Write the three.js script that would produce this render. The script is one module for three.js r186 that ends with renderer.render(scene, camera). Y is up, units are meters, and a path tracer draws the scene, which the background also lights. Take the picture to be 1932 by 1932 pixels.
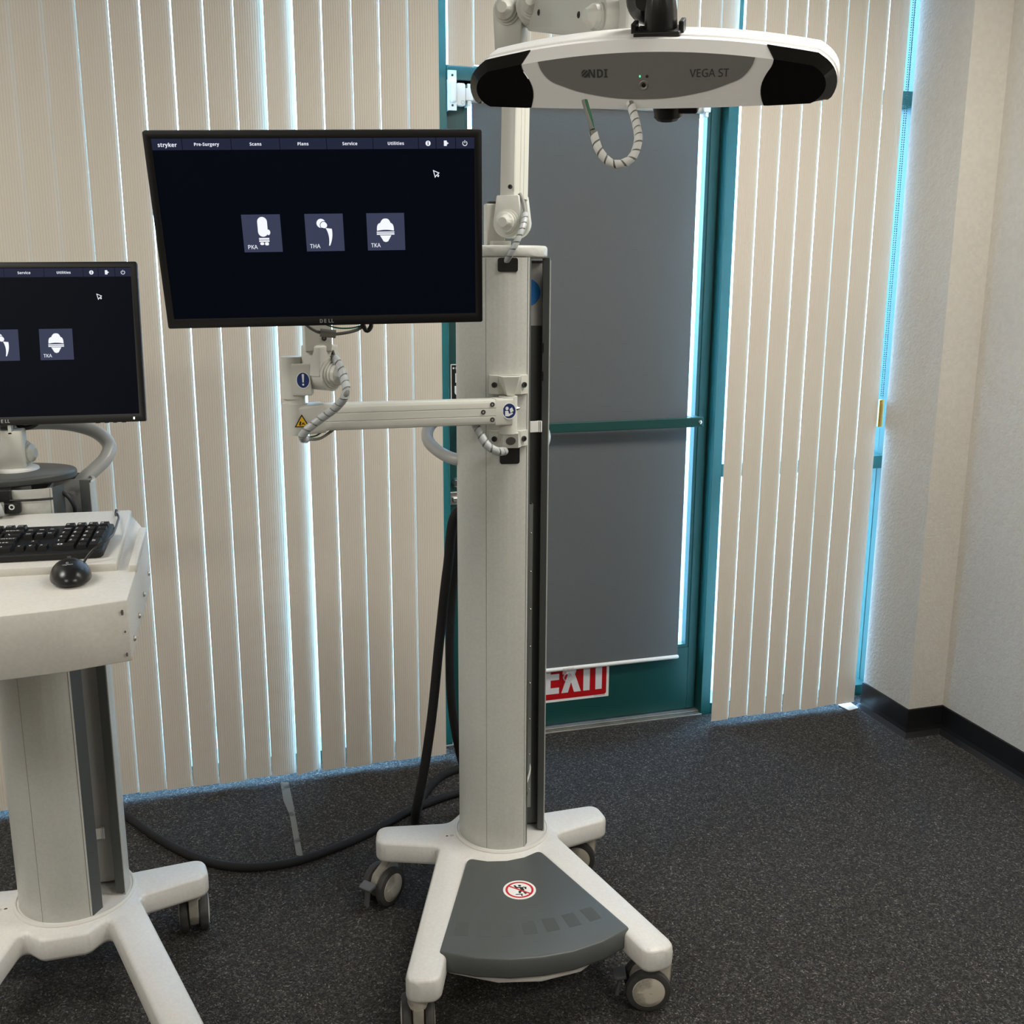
import * as THREE from 'three';
import { RoundedBoxGeometry } from 'three/addons/geometries/RoundedBoxGeometry.js';
import { ConvexGeometry } from 'three/addons/geometries/ConvexGeometry.js';
import { TextGeometry } from 'three/addons/geometries/TextGeometry.js';
import { FontLoader } from 'three/addons/loaders/FontLoader.js';
import { mergeGeometries, mergeVertices, toCreasedNormals } from 'three/addons/utils/BufferGeometryUtils.js';
import { RectAreaLightUniformsLib } from 'three/addons/lights/RectAreaLightUniformsLib.js';

// ---------------------------------------------------------------- camera, sky, lights, exposure
const scene = new THREE.Scene();
const camera = new THREE.PerspectiveCamera(51.57, 1, 0.05, 200);
camera.rotation.order = 'YXZ';
camera.position.set(0, 1.59, 3.28);
camera.rotation.set(-12.98 * Math.PI / 180, -16.63 * Math.PI / 180, 0.233 * Math.PI / 180);
scene.background = new THREE.Color().setRGB(0.34, 0.61, 1.0);
scene.backgroundIntensity = 12.5;
const renderer = new THREE.WebGLRenderer({ antialias: true });
renderer.toneMapping = THREE.LinearToneMapping;
renderer.toneMappingExposure = 1.75;
renderer.shadowMap.enabled = true;
RectAreaLightUniformsLib.init();
const TROFFER_GLOW = 8.0;
const TROFFERS = [[-1.7, 1.5], [1.55, 1.5], [-1.7, 3.9], [1.55, 3.9]];
const LIGHT_COLOR = new THREE.Color().setRGB(1.0, 0.965, 0.895);

// ---------------------------------------------------------------- helpers
const V = (x, y, z) => new THREE.Vector3(x, y, z);
const D2R = Math.PI / 180;
let seed = 12345;
const rnd = () => { seed = (seed * 1664525 + 1013904223) >>> 0; return seed / 4294967296; };
const taken = new Map();
function numbered(name) {
  const n = taken.get(name) ?? 0; taken.set(name, n + 1);
  return n ? name + '_' + String(n).padStart(3, '0') : name;
}
function shadow(m) { m.castShadow = true; m.receiveShadow = true; return m; }
function tag(o, label, category, group) { o.userData.label = label; o.userData.category = category; if (group) o.userData.group = group; return o; }
function thing(name, label, category, pos = [0, 0, 0], rotY = 0, group) {
  const g = new THREE.Group(); g.name = numbered(name); g.position.set(...pos); g.rotation.y = rotY; scene.add(g);
  g.updateMatrixWorld(true); return tag(g, label, category, group);
}
function part(name, geo, mat, parent, label) {
  const m = shadow(new THREE.Mesh(geo, mat)); m.name = name; parent.add(m);
  if (label) m.userData.label = label;
  return m;
}
// geometry given in world coordinates, hung under a parent that already stands in the scene
function partW(name, geo, mat, parent, label) {
  parent.updateWorldMatrix(true, false);
  geo.applyMatrix4(parent.matrixWorld.clone().invert());
  return part(name, geo, mat, parent, label);
}
function single(name, geo, mat, label, category, group) {
  const m = shadow(new THREE.Mesh(geo, mat)); m.name = numbered(name); scene.add(m); return tag(m, label, category, group);
}
function struct(name, geo, mat, parent) {
  const m = shadow(new THREE.Mesh(geo, mat)); m.name = name; (parent ?? scene).add(m);
  if (!parent) m.userData.kind = 'structure';
  return m;
}
function structGroup(name, label) { const g = new THREE.Group(); g.name = name; g.userData.kind = 'structure'; if (label) g.userData.label = label; scene.add(g); return g; }
const box = (x0, x1, y0, y1, z0, z1, r = 0) => {
  const g = r ? new RoundedBoxGeometry(x1 - x0, y1 - y0, z1 - z0, 3, r) : new THREE.BoxGeometry(x1 - x0, y1 - y0, z1 - z0);
  g.translate((x0 + x1) / 2, (y0 + y1) / 2, (z0 + z1) / 2); return g;
};
const merge = (list) => mergeGeometries(list.map((g) => { const h = g.index ? g.toNonIndexed() : g; for (const k of Object.keys(h.attributes)) if (!['position', 'normal', 'uv'].includes(k)) h.deleteAttribute(k); return h; }));
function uvMetres(g0, s = 1) {          // planar uv by the way each face points, in metres
  const g = g0.index ? g0.toNonIndexed() : g0, p = g.attributes.position, n = p.count, uv = new Float32Array(n * 2);
  const a = V(), b = V(), c = V();
  for (let i = 0; i < n; i += 3) {
    a.fromBufferAttribute(p, i); b.fromBufferAttribute(p, i + 1); c.fromBufferAttribute(p, i + 2);
    const nn = b.clone().sub(a).cross(c.clone().sub(a)); const ax = Math.abs(nn.x), ay = Math.abs(nn.y), az = Math.abs(nn.z);
    [a, b, c].forEach((q, k) => {
      const [u, v] = ay >= ax && ay >= az ? [q.x, q.z] : ax >= az ? [q.z, q.y] : [q.x, q.y];
      uv[(i + k) * 2] = u * s; uv[(i + k) * 2 + 1] = v * s;
    });
  }
  g.setAttribute('uv', new THREE.BufferAttribute(uv, 2)); return g;
}
const curve = (pts, closed = false) => new THREE.CatmullRomCurve3(pts.map((p) => V(...p)), closed, 'centripetal');
const tube = (pts, r, seg = 64, rad = 12) => new THREE.TubeGeometry(curve(pts), seg, r, rad, false);
// polygon with rounded corners: points [x, y, radius]
function roundPoly(pts, n = 6) {
  const out = [];
  for (let i = 0; i < pts.length; i++) {
    const [x, y, r = 0] = pts[i], [px, py] = pts[(i + pts.length - 1) % pts.length], [qx, qy] = pts[(i + 1) % pts.length];
    if (!r) { out.push(new THREE.Vector2(x, y)); continue; }
    const p = new THREE.Vector2(x, y), a = new THREE.Vector2(px - x, py - y), b = new THREE.Vector2(qx - x, qy - y);
    const la = a.length(), lb = b.length(); a.divideScalar(la); b.divideScalar(lb);
    const ang = Math.acos(THREE.MathUtils.clamp(a.dot(b), -1, 1)), t = Math.min(r / Math.tan(ang / 2), la * 0.49, lb * 0.49);
    const s = p.clone().addScaledVector(a, t), e = p.clone().addScaledVector(b, t);
    for (let k = 0; k <= n; k++) { const u = k / n; out.push(new THREE.Vector2((1 - u) * (1 - u) * s.x + 2 * u * (1 - u) * x + u * u * e.x, (1 - u) * (1 - u) * s.y + 2 * u * (1 - u) * y + u * u * e.y)); }
  }
  return out;
}
// plan outline [x, z, radius] standing from y0 to y1, edges rounded by bevel
function slab(pts, y0, y1, bevel = 0, n = 6) {
  const s = new THREE.Shape(roundPoly(pts.map(([x, z, r]) => [x, -z, r]), n));
  const g = new THREE.ExtrudeGeometry(s, { depth: y1 - y0 - 2 * bevel, bevelEnabled: bevel > 0, bevelSize: bevel, bevelThickness: bevel, bevelOffset: -bevel, bevelSegments: 4, curveSegments: 12 });
  g.rotateX(-Math.PI / 2); g.translate(0, y0 + bevel, 0); return toCreasedNormals(g, 0.6);
}
// front outline [x, y, radius], from z0 to z1
function plate(pts, z0, z1, bevel = 0, n = 6, offset = -bevel, back = true, segs = 4) {
  const s = pts instanceof THREE.Shape ? pts : new THREE.Shape(roundPoly(pts, n));
  const g = new THREE.ExtrudeGeometry(s, { depth: z1 - z0 - (back ? 2 : 1) * bevel, bevelEnabled: bevel > 0, bevelSize: bevel, bevelThickness: bevel, bevelOffset: offset, bevelSegments: segs, curveSegments: 16 });
  g.translate(0, 0, z0 + (back ? bevel : 0)); return toCreasedNormals(g, 0.6);
}
// piece of a round wall: radii, angles in degrees from +z towards +x, heights
function arcWall(r0, r1, a0, a1, y0, y1, n = 24) {
  const pts = [];
  for (let i = 0; i <= n; i++) { const a = (a0 + (a1 - a0) * i / n) * D2R; pts.push([Math.sin(a) * r1, Math.cos(a) * r1]); }
  for (let i = n; i >= 0; i--) { const a = (a0 + (a1 - a0) * i / n) * D2R; pts.push([Math.sin(a) * r0, Math.cos(a) * r0]); }
  return slab(pts, y0, y1);
}
const lathe = (pts, n = 32) => { const g = new THREE.LatheGeometry(pts.map(([r, y]) => new THREE.Vector2(r, y)), n); return toCreasedNormals(g, 0.5); };
// turn a geometry whose axis is +y so that it points along dir from pos
function aim(g, pos, dir) { const q = new THREE.Quaternion().setFromUnitVectors(V(0, 1, 0), V(...dir).normalize()); g.applyQuaternion(q); g.translate(...pos); return g; }
// turn a geometry whose axis is +z so that it points along dir (up kept)
function aimZ(g, pos, dir, up = [0, 1, 0]) {
  const z = V(...dir).normalize(), x = V(...up).cross(z).normalize(), y = z.clone().cross(x);
  g.applyMatrix4(new THREE.Matrix4().makeBasis(x, y, z)); g.translate(...pos); return g;
}
// a bar from p to q with a rounded cross-section (outline in [x, y, radius]); x is sideways, y up
function beam(p, q, outline, bevel = 0) {
  const a = V(...p), b = V(...q), L = a.distanceTo(b);
  return aimZ(plate(outline, 0, L, bevel), p, b.clone().sub(a).toArray());
}
const rect = (w, h, r) => [[-w / 2, -h / 2, r], [w / 2, -h / 2, r], [w / 2, h / 2, r], [-w / 2, h / 2, r]];
const circlePts = (r, n = 40, cx = 0, cy = 0) => Array.from({ length: n }, (_, i) => [cx + r * Math.cos(i / n * 2 * Math.PI), cy + r * Math.sin(i / n * 2 * Math.PI)]);

// ---------------------------------------------------------------- textures
function canvas(w, h, draw, srgb = true) {
  const c = document.createElement('canvas'); c.width = w; c.height = h; draw(c.getContext('2d'), w, h);
  const t = new THREE.CanvasTexture(c); if (srgb) t.colorSpace = THREE.SRGBColorSpace; t.wrapS = t.wrapT = THREE.RepeatWrapping; t.magFilter = THREE.LinearFilter; t.anisotropy = 8; return t;
}
function noiseField(n, cells, s0) {       // smooth tiling value noise
  let s = s0; const r = () => { s = (s * 1664525 + 1013904223) >>> 0; return s / 4294967296; };
  const g = Float32Array.from({ length: cells * cells }, r), out = new Float32Array(n * n), f = (t) => t * t * (3 - 2 * t);
  for (let y = 0; y < n; y++) for (let x = 0; x < n; x++) {
    const u = x / n * cells, v = y / n * cells, i = Math.floor(u), j = Math.floor(v), a = f(u - i), b = f(v - j), I = (i + 1) % cells, J = (j + 1) % cells;
    out[y * n + x] = (g[j * cells + i] * (1 - a) + g[j * cells + I] * a) * (1 - b) + (g[J * cells + i] * (1 - a) + g[J * cells + I] * a) * b;
  }
  return out;
}
function dataTex(n, fn, srgb = false) {
  const d = new Uint8Array(n * n * 4);
  for (let i = 0; i < n * n; i++) { const c = fn(i, i % n, Math.floor(i / n)); d[i * 4] = c[0]; d[i * 4 + 1] = c[1] ?? c[0]; d[i * 4 + 2] = c[2] ?? c[0]; d[i * 4 + 3] = 255; }
  const t = new THREE.DataTexture(d, n, n); t.wrapS = t.wrapT = THREE.RepeatWrapping; t.magFilter = THREE.LinearFilter; t.minFilter = THREE.LinearMipmapLinearFilter; t.generateMipmaps = true;
  if (srgb) t.colorSpace = THREE.SRGBColorSpace; t.needsUpdate = true; return t;
}
const rep = (t, u, v = u) => { const c = t.clone(); c.repeat.set(u, v); c.needsUpdate = true; return c; };
// carpet: short loops of dark and light grey yarn
const carpetDraw = (bump) => (c, w, h) => {
  let s = 77; const r = () => { s = (s * 1664525 + 1013904223) >>> 0; return s / 4294967296; };
  c.fillStyle = bump ? '#303030' : '#2c2b2a'; c.fillRect(0, 0, w, h); c.lineCap = 'round';
  for (let i = 0; i < 70000; i++) {
    const x = r() * w, y = r() * h, a = r() * Math.PI * 2, l = 2.5 + r() * 5, k = r(), b = r();
    const v = bump ? 50 + Math.floor(200 * i / 70000) : Math.floor(16 + 84 * Math.pow(k, 1.15) + (k > 0.965 ? 30 : 0));
    c.strokeStyle = `rgb(${v},${bump ? v : Math.floor(v * 0.975)},${bump ? v : Math.floor(v * (0.93 + 0.06 * b))})`; c.lineWidth = 1.3 + r() * 1.5;
    for (const [ox, oy] of [[0, 0], [x > w - 12 ? -w : 0, y > h - 12 ? -h : 0]]) {
      c.beginPath(); c.moveTo(x + ox, y + oy); c.quadraticCurveTo(x + ox + Math.cos(a) * l * 0.6 + 2, y + oy + Math.sin(a) * l * 0.6 - 2, x + ox + Math.cos(a) * l, y + oy + Math.sin(a) * l); c.stroke();
    }
  }
};
const T = {};
T.carpet = canvas(1024, 1024, carpetDraw(false)); T.carpetBump = canvas(1024, 1024, carpetDraw(true), false);
{
  const a = noiseField(512, 128, 5), b = noiseField(512, 64, 9), c = noiseField(512, 8, 11);
  T.peel = dataTex(512, (i) => [255 * (0.6 * a[i] + 0.4 * b[i])]);
  T.fine = dataTex(512, (i) => { const v = 240 + 8 * (a[i] - 0.5) + 4 * (c[i] - 0.5); return [v, v, v]; }, true);
  const d = noiseField(512, 24, 21), e = noiseField(512, 6, 23);
  T.grime = dataTex(512, (i) => { const m = Math.max(0, d[i] * 0.6 + e[i] * 0.6 - 0.62) * 3.2, v = 225 - 120 * Math.min(1, m) * (0.5 + 0.5 * a[i]); return [v, v * 0.985, v * 0.95]; }, true);
  T.plastic = dataTex(512, (i) => [128 + 60 * (a[i] - 0.5)]);
}
{ const e = noiseField(256, 5, 31), f = noiseField(256, 40, 37); T.smudge = dataTex(256, (i) => { const m = Math.min(1, Math.max(0, (e[i] - 0.52) * 3.0)), v = 236 - 70 * m * (0.55 + 0.45 * f[i]); return [v, v * 0.985, v * 0.955]; }, true); }
T.rib = dataTex(256, (i, x) => [127 + 127 * Math.cos(x / 256 * 2 * Math.PI * 12)]);
T.ribColor = dataTex(256, (i, x) => { const v = 232 + 6 * Math.cos(x / 256 * 2 * Math.PI * 12); return [v, v * 0.995, v * 0.985]; }, true);
T.braid = dataTex(64, (i, x, y) => [((x >> 4) + (y >> 4)) % 2 ? 200 : 60]);

// ---------------------------------------------------------------- materials
const std = (rgb, rough, extra = {}) => { const m = new THREE.MeshStandardMaterial({ roughness: rough, metalness: 0, ...extra }); m.color.setRGB(...rgb); return m; };
const M = {
  carpet: std([1.06, 1.02, 0.95], 1, { map: rep(T.carpet, 1 / 0.85), bumpMap: rep(T.carpetBump, 1 / 0.85), bumpScale: 0.004 }),
  wall: std([0.66, 0.62, 0.55], 0.75, { bumpMap: rep(T.peel, 1.6), bumpScale: 0.001, map: rep(T.fine, 0.7) }),
  ceiling: std([0.75, 0.74, 0.71], 0.9),
  base: std([0.008, 0.008, 0.009], 0.35),
  teal: std([0.006, 0.066, 0.058], 0.4),
  tealDoor: std([0.005, 0.060, 0.055], 0.4),
  gasket: std([0.006, 0.007, 0.007], 0.6),
  glass: new THREE.MeshPhysicalMaterial({ color: new THREE.Color().setRGB(0.90, 0.97, 0.97), roughness: 0, transmission: 1, thickness: 0, ior: 1.5 }),
  concrete: std([0.55, 0.54, 0.52], 0.9, { map: rep(T.grime, 0.4) }),
  vane: std([0.86, 0.79, 0.695], 0.5, { map: rep(T.ribColor, 1), bumpMap: rep(T.rib, 1), bumpScale: 0.00028 }),
  rail: std([0.7, 0.68, 0.63], 0.5),
  shade: std([0.118, 0.124, 0.126], 0.9, { bumpMap: rep(T.peel, 9), bumpScale: 0.0003 }),
  white: std([0.80, 0.79, 0.76], 0.4),
  shell: std([0.83, 0.81, 0.765], 0.42, { map: rep(T.fine, 2) }),            // base casting
  column: std([0.62, 0.625, 0.575], 0.38, { map: rep(T.fine, 2) }),
  arm: std([0.61, 0.61, 0.55], 0.36),
  pedal: std([0.085, 0.094, 0.090], 0.42, { bumpMap: rep(T.plastic, 10), bumpScale: 0.0002 }),
  trimGrey: std([0.075, 0.080, 0.078], 0.4),
  liner: std([0.50, 0.49, 0.47], 0.5),
  dark: std([0.022, 0.022, 0.022], 0.5),
  black: std([0.008, 0.008, 0.008], 0.35),
  rubber: std([0.050, 0.047, 0.045], 0.6),
  hub: std([0.72, 0.69, 0.62], 0.55, { map: rep(T.smudge, 1.3) }),
  lever: std([0.095, 0.100, 0.105], 0.4),
  steel: std([0.62, 0.61, 0.58], 0.3, { metalness: 1 }),
  chrome: std([0.78, 0.78, 0.78], 0.12, { metalness: 1 }),
  zinc: std([0.34, 0.36, 0.34], 0.4, { metalness: 0.8 }),
  brass: std([0.62, 0.42, 0.12], 0.35, { metalness: 0.9 }),
  bezel: std([0.004, 0.004, 0.004], 0.5),
  housing: std([0.012, 0.012, 0.012], 0.55),
  vega: std([0.86, 0.845, 0.82], 0.35),
  vegaPanel: std([0.195, 0.190, 0.180], 0.5, { bumpMap: rep(T.plastic, 14), bumpScale: 0.0002 }),
  window: std([0.002, 0.002, 0.002], 0.06),
  inkGrey: std([0.040, 0.042, 0.045], 0.5),
  logoGrey: std([0.35, 0.35, 0.35], 0.4),
  spiral: new THREE.MeshPhysicalMaterial({ color: new THREE.Color().setRGB(0.62, 0.65, 0.66), roughness: 0.35, transmission: 0.3, thickness: 0 }),
  spiralWhite: std([0.78, 0.78, 0.75], 0.35),
  cableGreen: std([0.01, 0.16, 0.06], 0.4),
  cableGrey: std([0.22, 0.22, 0.20], 0.45),
  braid: std([0.004, 0.0043, 0.005], 0.75, { bumpMap: rep(T.braid, 90, 6), bumpScale: 0.0025 }),
  tubeGrey: std([0.42, 0.42, 0.40], 0.35),
  bluePlate: std([0.0, 0.20, 0.62], 0.4),
  clearPlastic: new THREE.MeshPhysicalMaterial({ color: new THREE.Color().setRGB(0.9, 0.9, 0.92), roughness: 0.1, transmission: 0.85, thickness: 0 }),
  deck: std([0.80, 0.775, 0.71], 0.45, { map: rep(T.fine, 2) }),
  tape: std([0.21, 0.20, 0.18], 0.8, { map: rep(T.grime, 3) }),
  paper: std([0.8, 0.8, 0.78], 0.7),
  led: std([0.05, 0.3, 0.1], 0.4, { emissive: new THREE.Color().setRGB(0.1, 0.9, 0.35), emissiveIntensity: 0.7 }),
  ledWhite: std([0.5, 0.5, 0.5], 0.4, { emissive: new THREE.Color(1, 1, 1), emissiveIntensity: 0.9 }),
  glow: std([0.9, 0.9, 0.9], 0.6, { emissive: LIGHT_COLOR.clone(), emissiveIntensity: 2.0 }),
  threshold: std([0.52, 0.51, 0.49], 0.4, { metalness: 0.7, map: rep(T.grime, 3) }),
};
const print = (tex, rough = 0.4) => new THREE.MeshStandardMaterial({ map: tex, roughness: rough });
function decal(w, h, tex, thick = 0.0006, shape) {      // thin printed sticker facing +z, printed over its outline
  const s = new THREE.Shape(shape ? roundPoly(shape) : roundPoly(rect(w, h, 0)));
  const g = new THREE.ExtrudeGeometry(s, { depth: thick, bevelEnabled: false });
  const p = g.attributes.position, uv = g.attributes.uv;
  for (let i = 0; i < p.count; i++) uv.setXY(i, p.getX(i) / w + 0.5, p.getY(i) / h + 0.5);
  return g;
}

// ---------------------------------------------------------------- the room
const H = 2.75, XL = -3.2, XR = 2.445, ZF = 6.2;
const rooms = {
  floor: struct('floor', uvMetres(new THREE.BoxGeometry(XR - XL + 0.4, 0.1, ZF + 0.2).translate((XL + XR) / 2, -0.05, ZF / 2)), M.carpet),
  ceiling: struct('ceiling', box(XL - 0.2, XR + 0.2, H, H + 0.12, -0.12, ZF + 0.12), M.ceiling),
  wallRight: struct('wall_right', uvMetres(merge([box(XR, XR + 0.15, 0, H, -0.12, ZF), box(2.305, XR, 0, H, 0.122, 0.385)])), M.wall),
  wallLeft: struct('wall_left', uvMetres(box(XL - 0.15, XL, 0, H, -0.12, ZF)), M.wall),
  wallFront: struct('wall_front', uvMetres(box(XL - 0.15, XR + 0.15, 0, H, ZF, ZF + 0.12)), M.wall),
};
// cove base along the right wall and round the pilaster
{
  const path = [[2.445, 6.2], [2.445, 0.385], [2.305, 0.385], [2.305, 0.122], [2.40, 0.122]];
  const prof = [[0, 0], [0.018, 0], [0.013, 0.006], [0.006, 0.016], [0.0035, 0.03], [0.003, 0.098], [0.001, 0.1015], [0, 0.1015]];
  const off = (d) => [[2.445 - d, 6.2], [2.445 - d, 0.385 + d], [2.305 - d, 0.385 + d], [2.305 - d, 0.122 - d], [2.40, 0.122 - d]];
  const pos = [];
  for (let k = 0; k + 1 < prof.length; k++) {
    const A = off(prof[k][0]), B = off(prof[k + 1][0]);
    for (let i = 0; i + 1 < path.length; i++) {
      const a = [A[i][0], prof[k][1], A[i][1]], b = [A[i + 1][0], prof[k][1], A[i + 1][1]], c = [B[i + 1][0], prof[k + 1][1], B[i + 1][1]], d = [B[i][0], prof[k + 1][1], B[i][1]];
      pos.push(...a, ...b, ...c, ...a, ...c, ...d);
    }
  }
  const g = new THREE.BufferGeometry(); g.setAttribute('position', new THREE.Float32BufferAttribute(pos, 3)); g.setAttribute('uv', new THREE.Float32BufferAttribute(new Array(pos.length / 3 * 2).fill(0), 2)); g.computeVertexNormals();
  struct('baseboard_right', g, M.base);
}
// outside: pavement and a pale low wall across the way
struct('pavement', uvMetres(box(-14, 16, -0.14, -0.04, -22, -0.1)), M.concrete);
// ceiling troffers
for (const [x, z] of TROFFERS) {
  const t = thing('ceiling_light', 'ceiling light panel ' + (z < 3 ? 'nearest the blinds, ' : 'behind the camera, ') + (x < 0 ? 'on the desk cart side' : 'on the white wall side'), 'ceiling light', [x, H, z], 0, 'ceiling light panels overhead');
  part('frame', merge([box(-0.61, 0.61, -0.02, 0, -0.31, -0.29), box(-0.61, 0.61, -0.02, 0, 0.29, 0.31), box(-0.61, -0.59, -0.02, 0, -0.29, 0.29), box(0.59, 0.61, -0.02, 0, -0.29, 0.29)]), M.white, t);
  part('diffuser', box(-0.59, 0.59, -0.012, 0, -0.29, 0.29), M.glow, t);
  const l = new THREE.RectAreaLight(LIGHT_COLOR, TROFFER_GLOW, 1.16, 0.56); l.name = 'panel_light'; l.position.set(0, -0.016, 0); l.rotation.x = -Math.PI / 2; t.add(l);
}

// ---------------------------------------------------------------- storefront: frames, panes and door
function storefront(name, x0, x1, y0, y1, cuts, bars, skipLeft, skipRight, wl = 0.046) {
  const g = structGroup(name), w = 0.046, z0 = -0.09, z1 = 0.02;
  if (!skipLeft) part('jamb', box(x0, x0 + wl, y0, y1, z0, z1, 0.002), M.teal, g);
  if (!skipRight) part('jamb', box(x1 - w, x1, y0, y1, z0, z1, 0.002), M.teal, g);
  const vs = [x0 + (skipLeft ? 0 : wl), ...cuts.flatMap((c) => [c - w / 2, c + w / 2]), x1 - (skipRight ? 0 : w)];
  for (const c of cuts) part('mullion', box(c - w / 2, c + w / 2, y0, y1, z0, z1, 0.002), M.teal, g);
  const hs = [y0 + 0.042, ...bars.flatMap((b) => [b - w / 2, b + w / 2]), y1 - w];
  for (let i = 0; i < vs.length; i += 2) {
    part('bottom_rail', box(vs[i], vs[i + 1], y0, y0 + 0.042, z0, z1, 0.002), M.teal, g);
    part('top_rail', box(vs[i], vs[i + 1], y1 - w, y1, z0, z1, 0.002), M.teal, g);
    for (const b of bars) part('transom_bar', box(vs[i], vs[i + 1], b - w / 2, b + w / 2, z0, z1, 0.002), M.teal, g);
    for (let j = 0; j < hs.length; j += 2) part('pane', box(vs[i], vs[i + 1], hs[j], hs[j + 1], -0.038, -0.032), M.glass, g);
  }
  return g;
}
storefront('window_1', XL, 0.766, 0, H, [-2.2, -1.2, -0.24], []);
storefront('window_2', 1.696, 2.445, 0, H, [], [0.906, 2.152], false, false, 0.037);
storefront('window_3', 0.766, 1.696, 2.132, H, [], [], true, true);
struct('trim_1', box(0.766, 1.696, 2.132, 2.170, -0.09, 0.024, 0.002), M.teal);     // door head
const th = structGroup('trim_2');
for (let i = 0; i < 4; i++) part('ridge', box(0.74, 1.70, 0, 0.009 - (i % 2) * 0.003, -0.07 + i * 0.024, -0.049 + i * 0.024, 0.0015), M.threshold, th);

const door = structGroup('door_1', 'dark green glazed metal door with push bar');
{
  const z0 = -0.07, z1 = -0.025, x0 = 0.772, x1 = 1.690;
  part('stile', box(x0, 0.832, 0.012, 2.125, z0, z1, 0.002), M.tealDoor, door);
  part('stile', box(1.658, x1, 0.012, 2.125, z0, z1, 0.002), M.tealDoor, door);
  part('bottom_rail', box(0.832, 1.658, 0.012, 0.250, z0, z1, 0.001), M.tealDoor, door);
  part('top_rail', box(0.832, 1.658, 2.090, 2.125, z0, z1, 0.001), M.tealDoor, door);
  part('glazing_bead', merge([box(1.646, 1.658, 0.25, 2.09, z0 + 0.01, z1 - 0.004), box(0.832, 0.842, 0.25, 2.09, z0 + 0.01, z1 - 0.004), box(0.842, 1.646, 0.25, 0.262, z0 + 0.01, z1 - 0.004), box(0.842, 1.646, 2.078, 2.09, z0 + 0.01, z1 - 0.004)]), M.tealDoor, door);
  part('pane', box(0.842, 1.646, 0.262, 2.078, -0.05, -0.045), M.glass, door);
  part('gasket', box(1.6905, 1.6955, 0.012, 2.125, -0.07, -0.03), M.gasket, door);
  const bar = part('push_bar', merge([box(0.80, 1.644, 1.066, 1.099, 0.034, 0.044, 0.003), box(1.612, 1.642, 1.068, 1.097, -0.025, 0.036), box(0.802, 0.83, 1.068, 1.097, -0.025, 0.036)]), M.tealDoor, door);
  part('screw', aim(lathe([[0, 0.003], [0.004, 0.003], [0.0065, 0.0015], [0.007, 0]]), [1.630, 1.0825, 0.044], [0, 0, 1]), M.chrome, bar);
  const lock = part('lock_cylinder', aim(lathe([[0, 0.012], [0.010, 0.012], [0.0135, 0.008], [0.017, 0.002], [0.017, 0]]), [0.797, 0.905, -0.025], [0, 0, 1]), M.chrome, door);
  part('keyway', box(0.7955, 0.7985, 0.899, 0.911, -0.0135, -0.0125), M.black, lock);
  part('latch_plate', merge([box(0.776, 0.812, 0.832, 0.875, -0.025, -0.021, 0.001), box(0.782, 0.806, 0.842, 0.858, -0.021, -0.010, 0.003)]), M.steel, door);
}
// PUSH plate on the left stile
{
  const tex = canvas(128, 512, (c, w, h) => {
    c.fillStyle = '#f4f4f2'; c.fillRect(0, 0, w, h); c.fillStyle = '#0a0a0a'; c.fillRect(8, 8, w - 16, h - 16);
    c.fillStyle = '#f4f4f2'; c.textAlign = 'center'; c.font = 'bold 112px sans-serif';
    ['P', 'U', 'S', 'H'].forEach((s, i) => c.fillText(s, w / 2, 158 + i * 108));
    c.beginPath(); c.arc(26, 34, 9, 0, 7); c.fill(); c.fillRect(44, 26, 60, 16);
  });
  const s = single('push_sign', decal(0.048, 0.19, tex), print(tex), 'narrow black and white vertical PUSH sticker on the green door edge', 'sign');
  s.position.set(0.805, 1.195, -0.0248);
}
// EXIT sign low on the door
{
  const tex = canvas(1024, 744, (c, w, h) => {
    c.fillStyle = '#eceae6'; c.fillRect(0, 0, w, h);
    c.fillStyle = '#b40c14'; c.beginPath(); c.roundRect(34, 34, w - 68, h - 68, 34); c.fill();
    c.fillStyle = '#dcdcdc';
    const X = (x) => x, top = 150, bot = 630;
    c.fillRect(150, top, 86, bot - top); for (const y of [top, 355, bot - 84]) c.fillRect(150, y, 200, 84);
    c.beginPath(); c.moveTo(380, bot); c.lineTo(470, bot); c.lineTo(510, 490); c.lineTo(550, bot); c.lineTo(645, bot); c.lineTo(562, 385); c.lineTo(640, top); c.lineTo(550, top); c.lineTo(513, 270); c.lineTo(478, top); c.lineTo(385, top); c.lineTo(462, 385); c.fill();
    c.fillRect(675, top, 88, bot - top);
    c.fillRect(800, top, 190 - 20, 84); c.fillRect(840, top, 88, bot - top);
    c.fillStyle = '#8a8a8a'; c.fillRect(820, h - 27, 150, 8);
  });
  const s = single('exit_sign', decal(0.285, 0.2, tex, 0.0012), print(tex, 0.35), 'red and white EXIT sign low on the green door', 'sign');
  s.position.set(1.2075, 0.197, -0.0248);
}
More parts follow.
